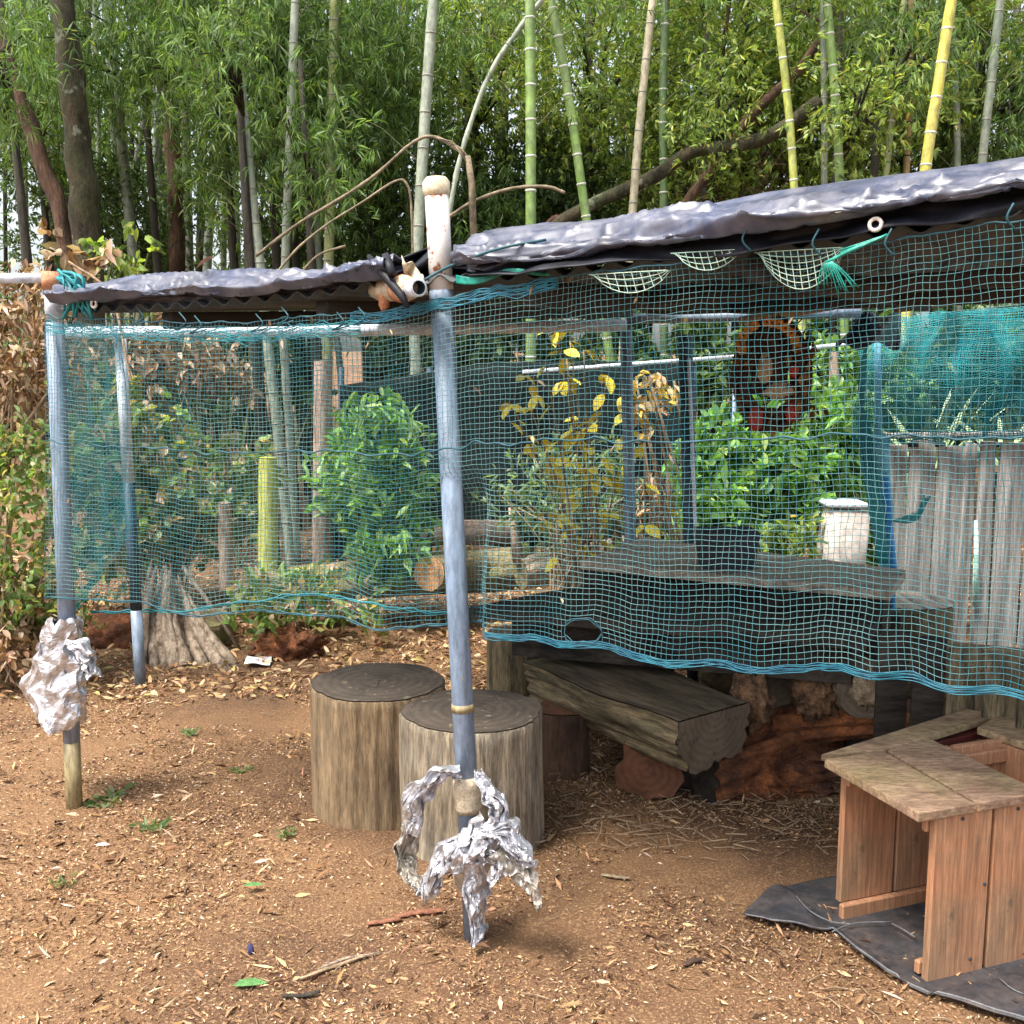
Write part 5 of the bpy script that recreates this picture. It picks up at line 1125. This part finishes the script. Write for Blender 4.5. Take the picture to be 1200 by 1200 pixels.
for (pts_) in [[(933,1050),(950,1068),(975,1080),(1000,1083)],[(975,1092),(1000,1082),(1046,1080)],[(1045,1082),(1060,1090),(1072,1098)],[(1170,1145),(1185,1158),(1200,1165)]]:
    MB().tube(catmull([G(x, y, .03) for x, y in pts_], 5), .0018, 5).build('edge_thread', M_matedge, gcl)

# ------------------------------------------------------------------ litter and small plants on the soil
n = 260000
ys = 2.05 + 6.0 * rng.power(1.15, n)[::-1]; xs = rng.uniform(-.62, .56, n) * ys
dn_ = np.array([1.3*noise.noise(Vector((x*1.3, y*1.8, 3))) + .6*noise.noise(Vector((x*4, y*4, 7))) for x, y in zip(xs, ys)])
keep = dn_ + rng.uniform(-.3, .4, n) > .02; xs, ys = xs[keep], ys[keep]; n = len(xs)
C = np.stack([xs, ys, np.array([gz(x, y) for x, y in zip(xs, ys)]) + rng.uniform(.001, .008, n)], 1)
an = rng.uniform(0, 6.28, n); D = np.stack([np.cos(an), np.sin(an), rng.normal(0, .3, n)], 1)
LITT = ([(0.42,0.265,0.135),(0.27,0.145,0.068),(0.54,0.38,0.22),(0.07,0.034,0.02),(0.36,0.21,0.12),(0.68,0.56,0.42)], [3,2.6,2,3.4,2.6,.7])
big = rng.random(n) < .05
ln = np.where(big, rng.uniform(.025, .065, n), rng.uniform(.006, .018, n)); wd = np.where(big, rng.uniform(.006, .013, n), rng.uniform(.002, .006, n))
o = leaf_obj('leaf_litter', M_litter, None, C, D, ln, wd, palette(n, *LITT), droop=.05); tag(o, 'scattered dry bamboo leaves and wood chips on the soil', 'leaf litter')
# thicker leaves beyond
n = 14000; ys = rng.uniform(4.6, 8.5, n); xs = rng.uniform(-.6, .5, n) * ys
C = np.stack([xs, ys, np.array([gz(x, y) for x, y in zip(xs, ys)]) + rng.uniform(.002, .03, n)], 1); D = rng.normal(size=(n, 3)); D[:, 2] *= .3
o = leaf_obj('dry_leaf_carpet', M_litter, None, C, D, rng.uniform(.03,.07,n), rng.uniform(.01,.022,n), palette(n, [(0.42,0.27,0.14),(0.54,0.40,0.24),(0.26,0.14,0.07),(0.40,0.33,0.12)], [3,1.6,2.6,.7]), True); tag(o, 'thick carpet of dry tan leaves on the ground beyond the stools', 'leaf litter')
# twigs
mb = MB()
for k_ in range(420):
    y = random.uniform(2.2, 6); x = random.uniform(-.55, .5) * y; a_ = random.uniform(0, 3.14); L_ = random.uniform(.02, .07)
    p_ = Vector((x, y, gz(x, y) + .006)); d_ = Vector((math.cos(a_), math.sin(a_), random.uniform(-.03,.1))) * L_
    mb.tube([p_, p_ + d_*.5 + Vector((random.uniform(-.004,.004), random.uniform(-.004,.004), .003)), p_ + d_], random.uniform(.0008, .002), 4, cap=False)
for k_ in range(500):   # twiggy litter under the bench
    p_ = G(random.uniform(640, 1060), random.uniform(890, 1000)); a_ = random.uniform(0, 6.28); L_ = random.uniform(.03,.09); p_.z = .008 + random.uniform(0,.02)
    mb.tube([p_, p_ + Vector((math.cos(a_)*L_, math.sin(a_)*L_, random.uniform(-.005,.015)))], random.uniform(.001,.0025), 4, cap=False)
tag(mb.build('twig_litter', M_twig), 'thin broken twigs strewn over the soil', 'twigs', kind='stuff')
def weed(px, py, s, label, pal=([(0.11,0.17,0.06),(0.17,0.23,0.10),(0.28,0.28,0.15)],[3,3,1])):
    c = G(px, py); n_ = 22; t = thing('weed', c, label, 'weed', 'small weeds on the bare soil')
    an = rng.uniform(0, 6.28, n_); D = np.stack([np.cos(an), np.sin(an), rng.uniform(.15, .9, n_)], 1); C = np.array(c)[None] + rng.normal(size=(n_, 3)) * np.array([.02,.02,.001]) * s + np.array([0,0,.008])
    leaf_obj('leaves', M_leaf, t, C, D, rng.uniform(.025,.05,n_)*s, rng.uniform(.008,.014,n_)*s, palette(n_, *pal), True)
for px, py, s, lab in [(130,940,1.3,'green weed just right of the left post foot'),(118,945,.9,'tiny weed touching the left post foot'),(180,972,1.1,'pale green weed on bare soil right of the left post'),(335,980,.8,'tiny weed left of the left stool foot'),(222,862,.9,'dull weed in the middle of the dark soil'),(285,905,.8,'grey green weed left of the left stool'),(775,915,.6,'tiny weed before the red brown log end'),(70,1040,.7,'flat grey weed on the soil at the left')]: weed(px, py, s, lab)
M_strip = surf('bark_strip', (0.15,0.055,0.03), (0.30,0.13,0.07), 12, (6,6,1), rough=0.9)
def lying(name, pts_, w_, mat, label, cat):
    p_ = catmull([G(x, y) + Vector((0,0,.012)) for x, y in pts_], 5); mb = MB().tube(p_, [w_*(.5+.5*math.sin(math.pi*(i+1)/(len(p_)+1))) for i in range(len(p_))], 6, jit=.25)
    for v in mb.v: v.z = .006 + (v.z - .006)*.45 + gz(v.x, v.y)
    tag(mb.build(name, mat), label, cat)
lying('bark_strip', [(462,1077),(490,1072),(522,1070)], .013, M_strip, 'reddish bark strip lying left of the foil wrapped post foot', 'bark')
lying('bark_strip', [(430,1084),(450,1083),(470,1080)], .012, M_strip, 'darker bark strip left of the longer one', 'bark')
lying('stick', [(352,1152),(385,1138),(430,1122)], .006, M_twig, 'pale thin stick lying at the bottom of the picture', 'stick')
lying('stick', [(372,1140),(400,1128),(445,1118)], .005, M_root, 'bleached stick left of the pale foreground chips', 'stick')
lying('dead_leaf', [(800,1135),(812,1130),(826,1128)], .010, M_trunkr, 'dark curled leaf on bare soil below the foil', 'leaf')
lying('dead_leaf', [(705,1030),(722,1032),(738,1034)], .009, M_fungus, 'pale curled leaf right of the foil wrapped post', 'leaf')
lying('stick', [(330,1172),(355,1172),(375,1168)], .007, M_trunkd, 'short dark stick beside the green fallen leaf', 'stick')
gl = one_leaf('fallen_leaf', .085, .035, surf('fresh_leaf', (0.08,0.2,0.06), (0.14,0.28,0.1), 10, rough=.5))
for px, py, lab in [(272,1163,'dark green fallen leaf near the bottom left'),(285,1045,'small yellow green fallen leaf left of the stools')]:
    o = link('fallen_leaf', gl, None, None, Matrix.Translation(G(px,py)+Vector((0,0,.018))) @ Matrix.Rotation(.3,4,'Z') @ Matrix.Scale(1 if py > 1100 else .7, 4)); tag(o, lab, 'leaf')
ol = one_leaf('fallen_leaf', .07, .035, surf('rust_leaf', (0.45,0.18,0.08), (0.62,0.30,0.15), 10, rough=.7))
for px, py, off_, lab in [(634,268,-.10,'rusty orange leaf lying on the right tarp near the green ringed bamboo'),(230,314,-.12,'small rusty leaf on the left tarp'),(502,290,.0,'rusty leaf resting on the right tarp beside the white post')]:
    o = link('fallen_leaf', ol, None, None, Matrix.Translation(PL(px,py,off_)) @ Matrix.Rotation(-.8,4,'Y') @ Matrix.Rotation(.6,4,'Z')); tag(o, lab, 'leaf')
o = MB().blob(G(294, 1120) + Vector((0,0,.015)), (.008,.008,.018), 8, .4, 3).build('dark_blossom', surf('purple', (0.03,0.03,0.09), (0.06,0.05,0.14), 20)); tag(o, 'small dark purple scrap standing on the soil', 'scrap')
print('tris approx', sum(len(me.polygons) * 2 for me in bpy.data.meshes))
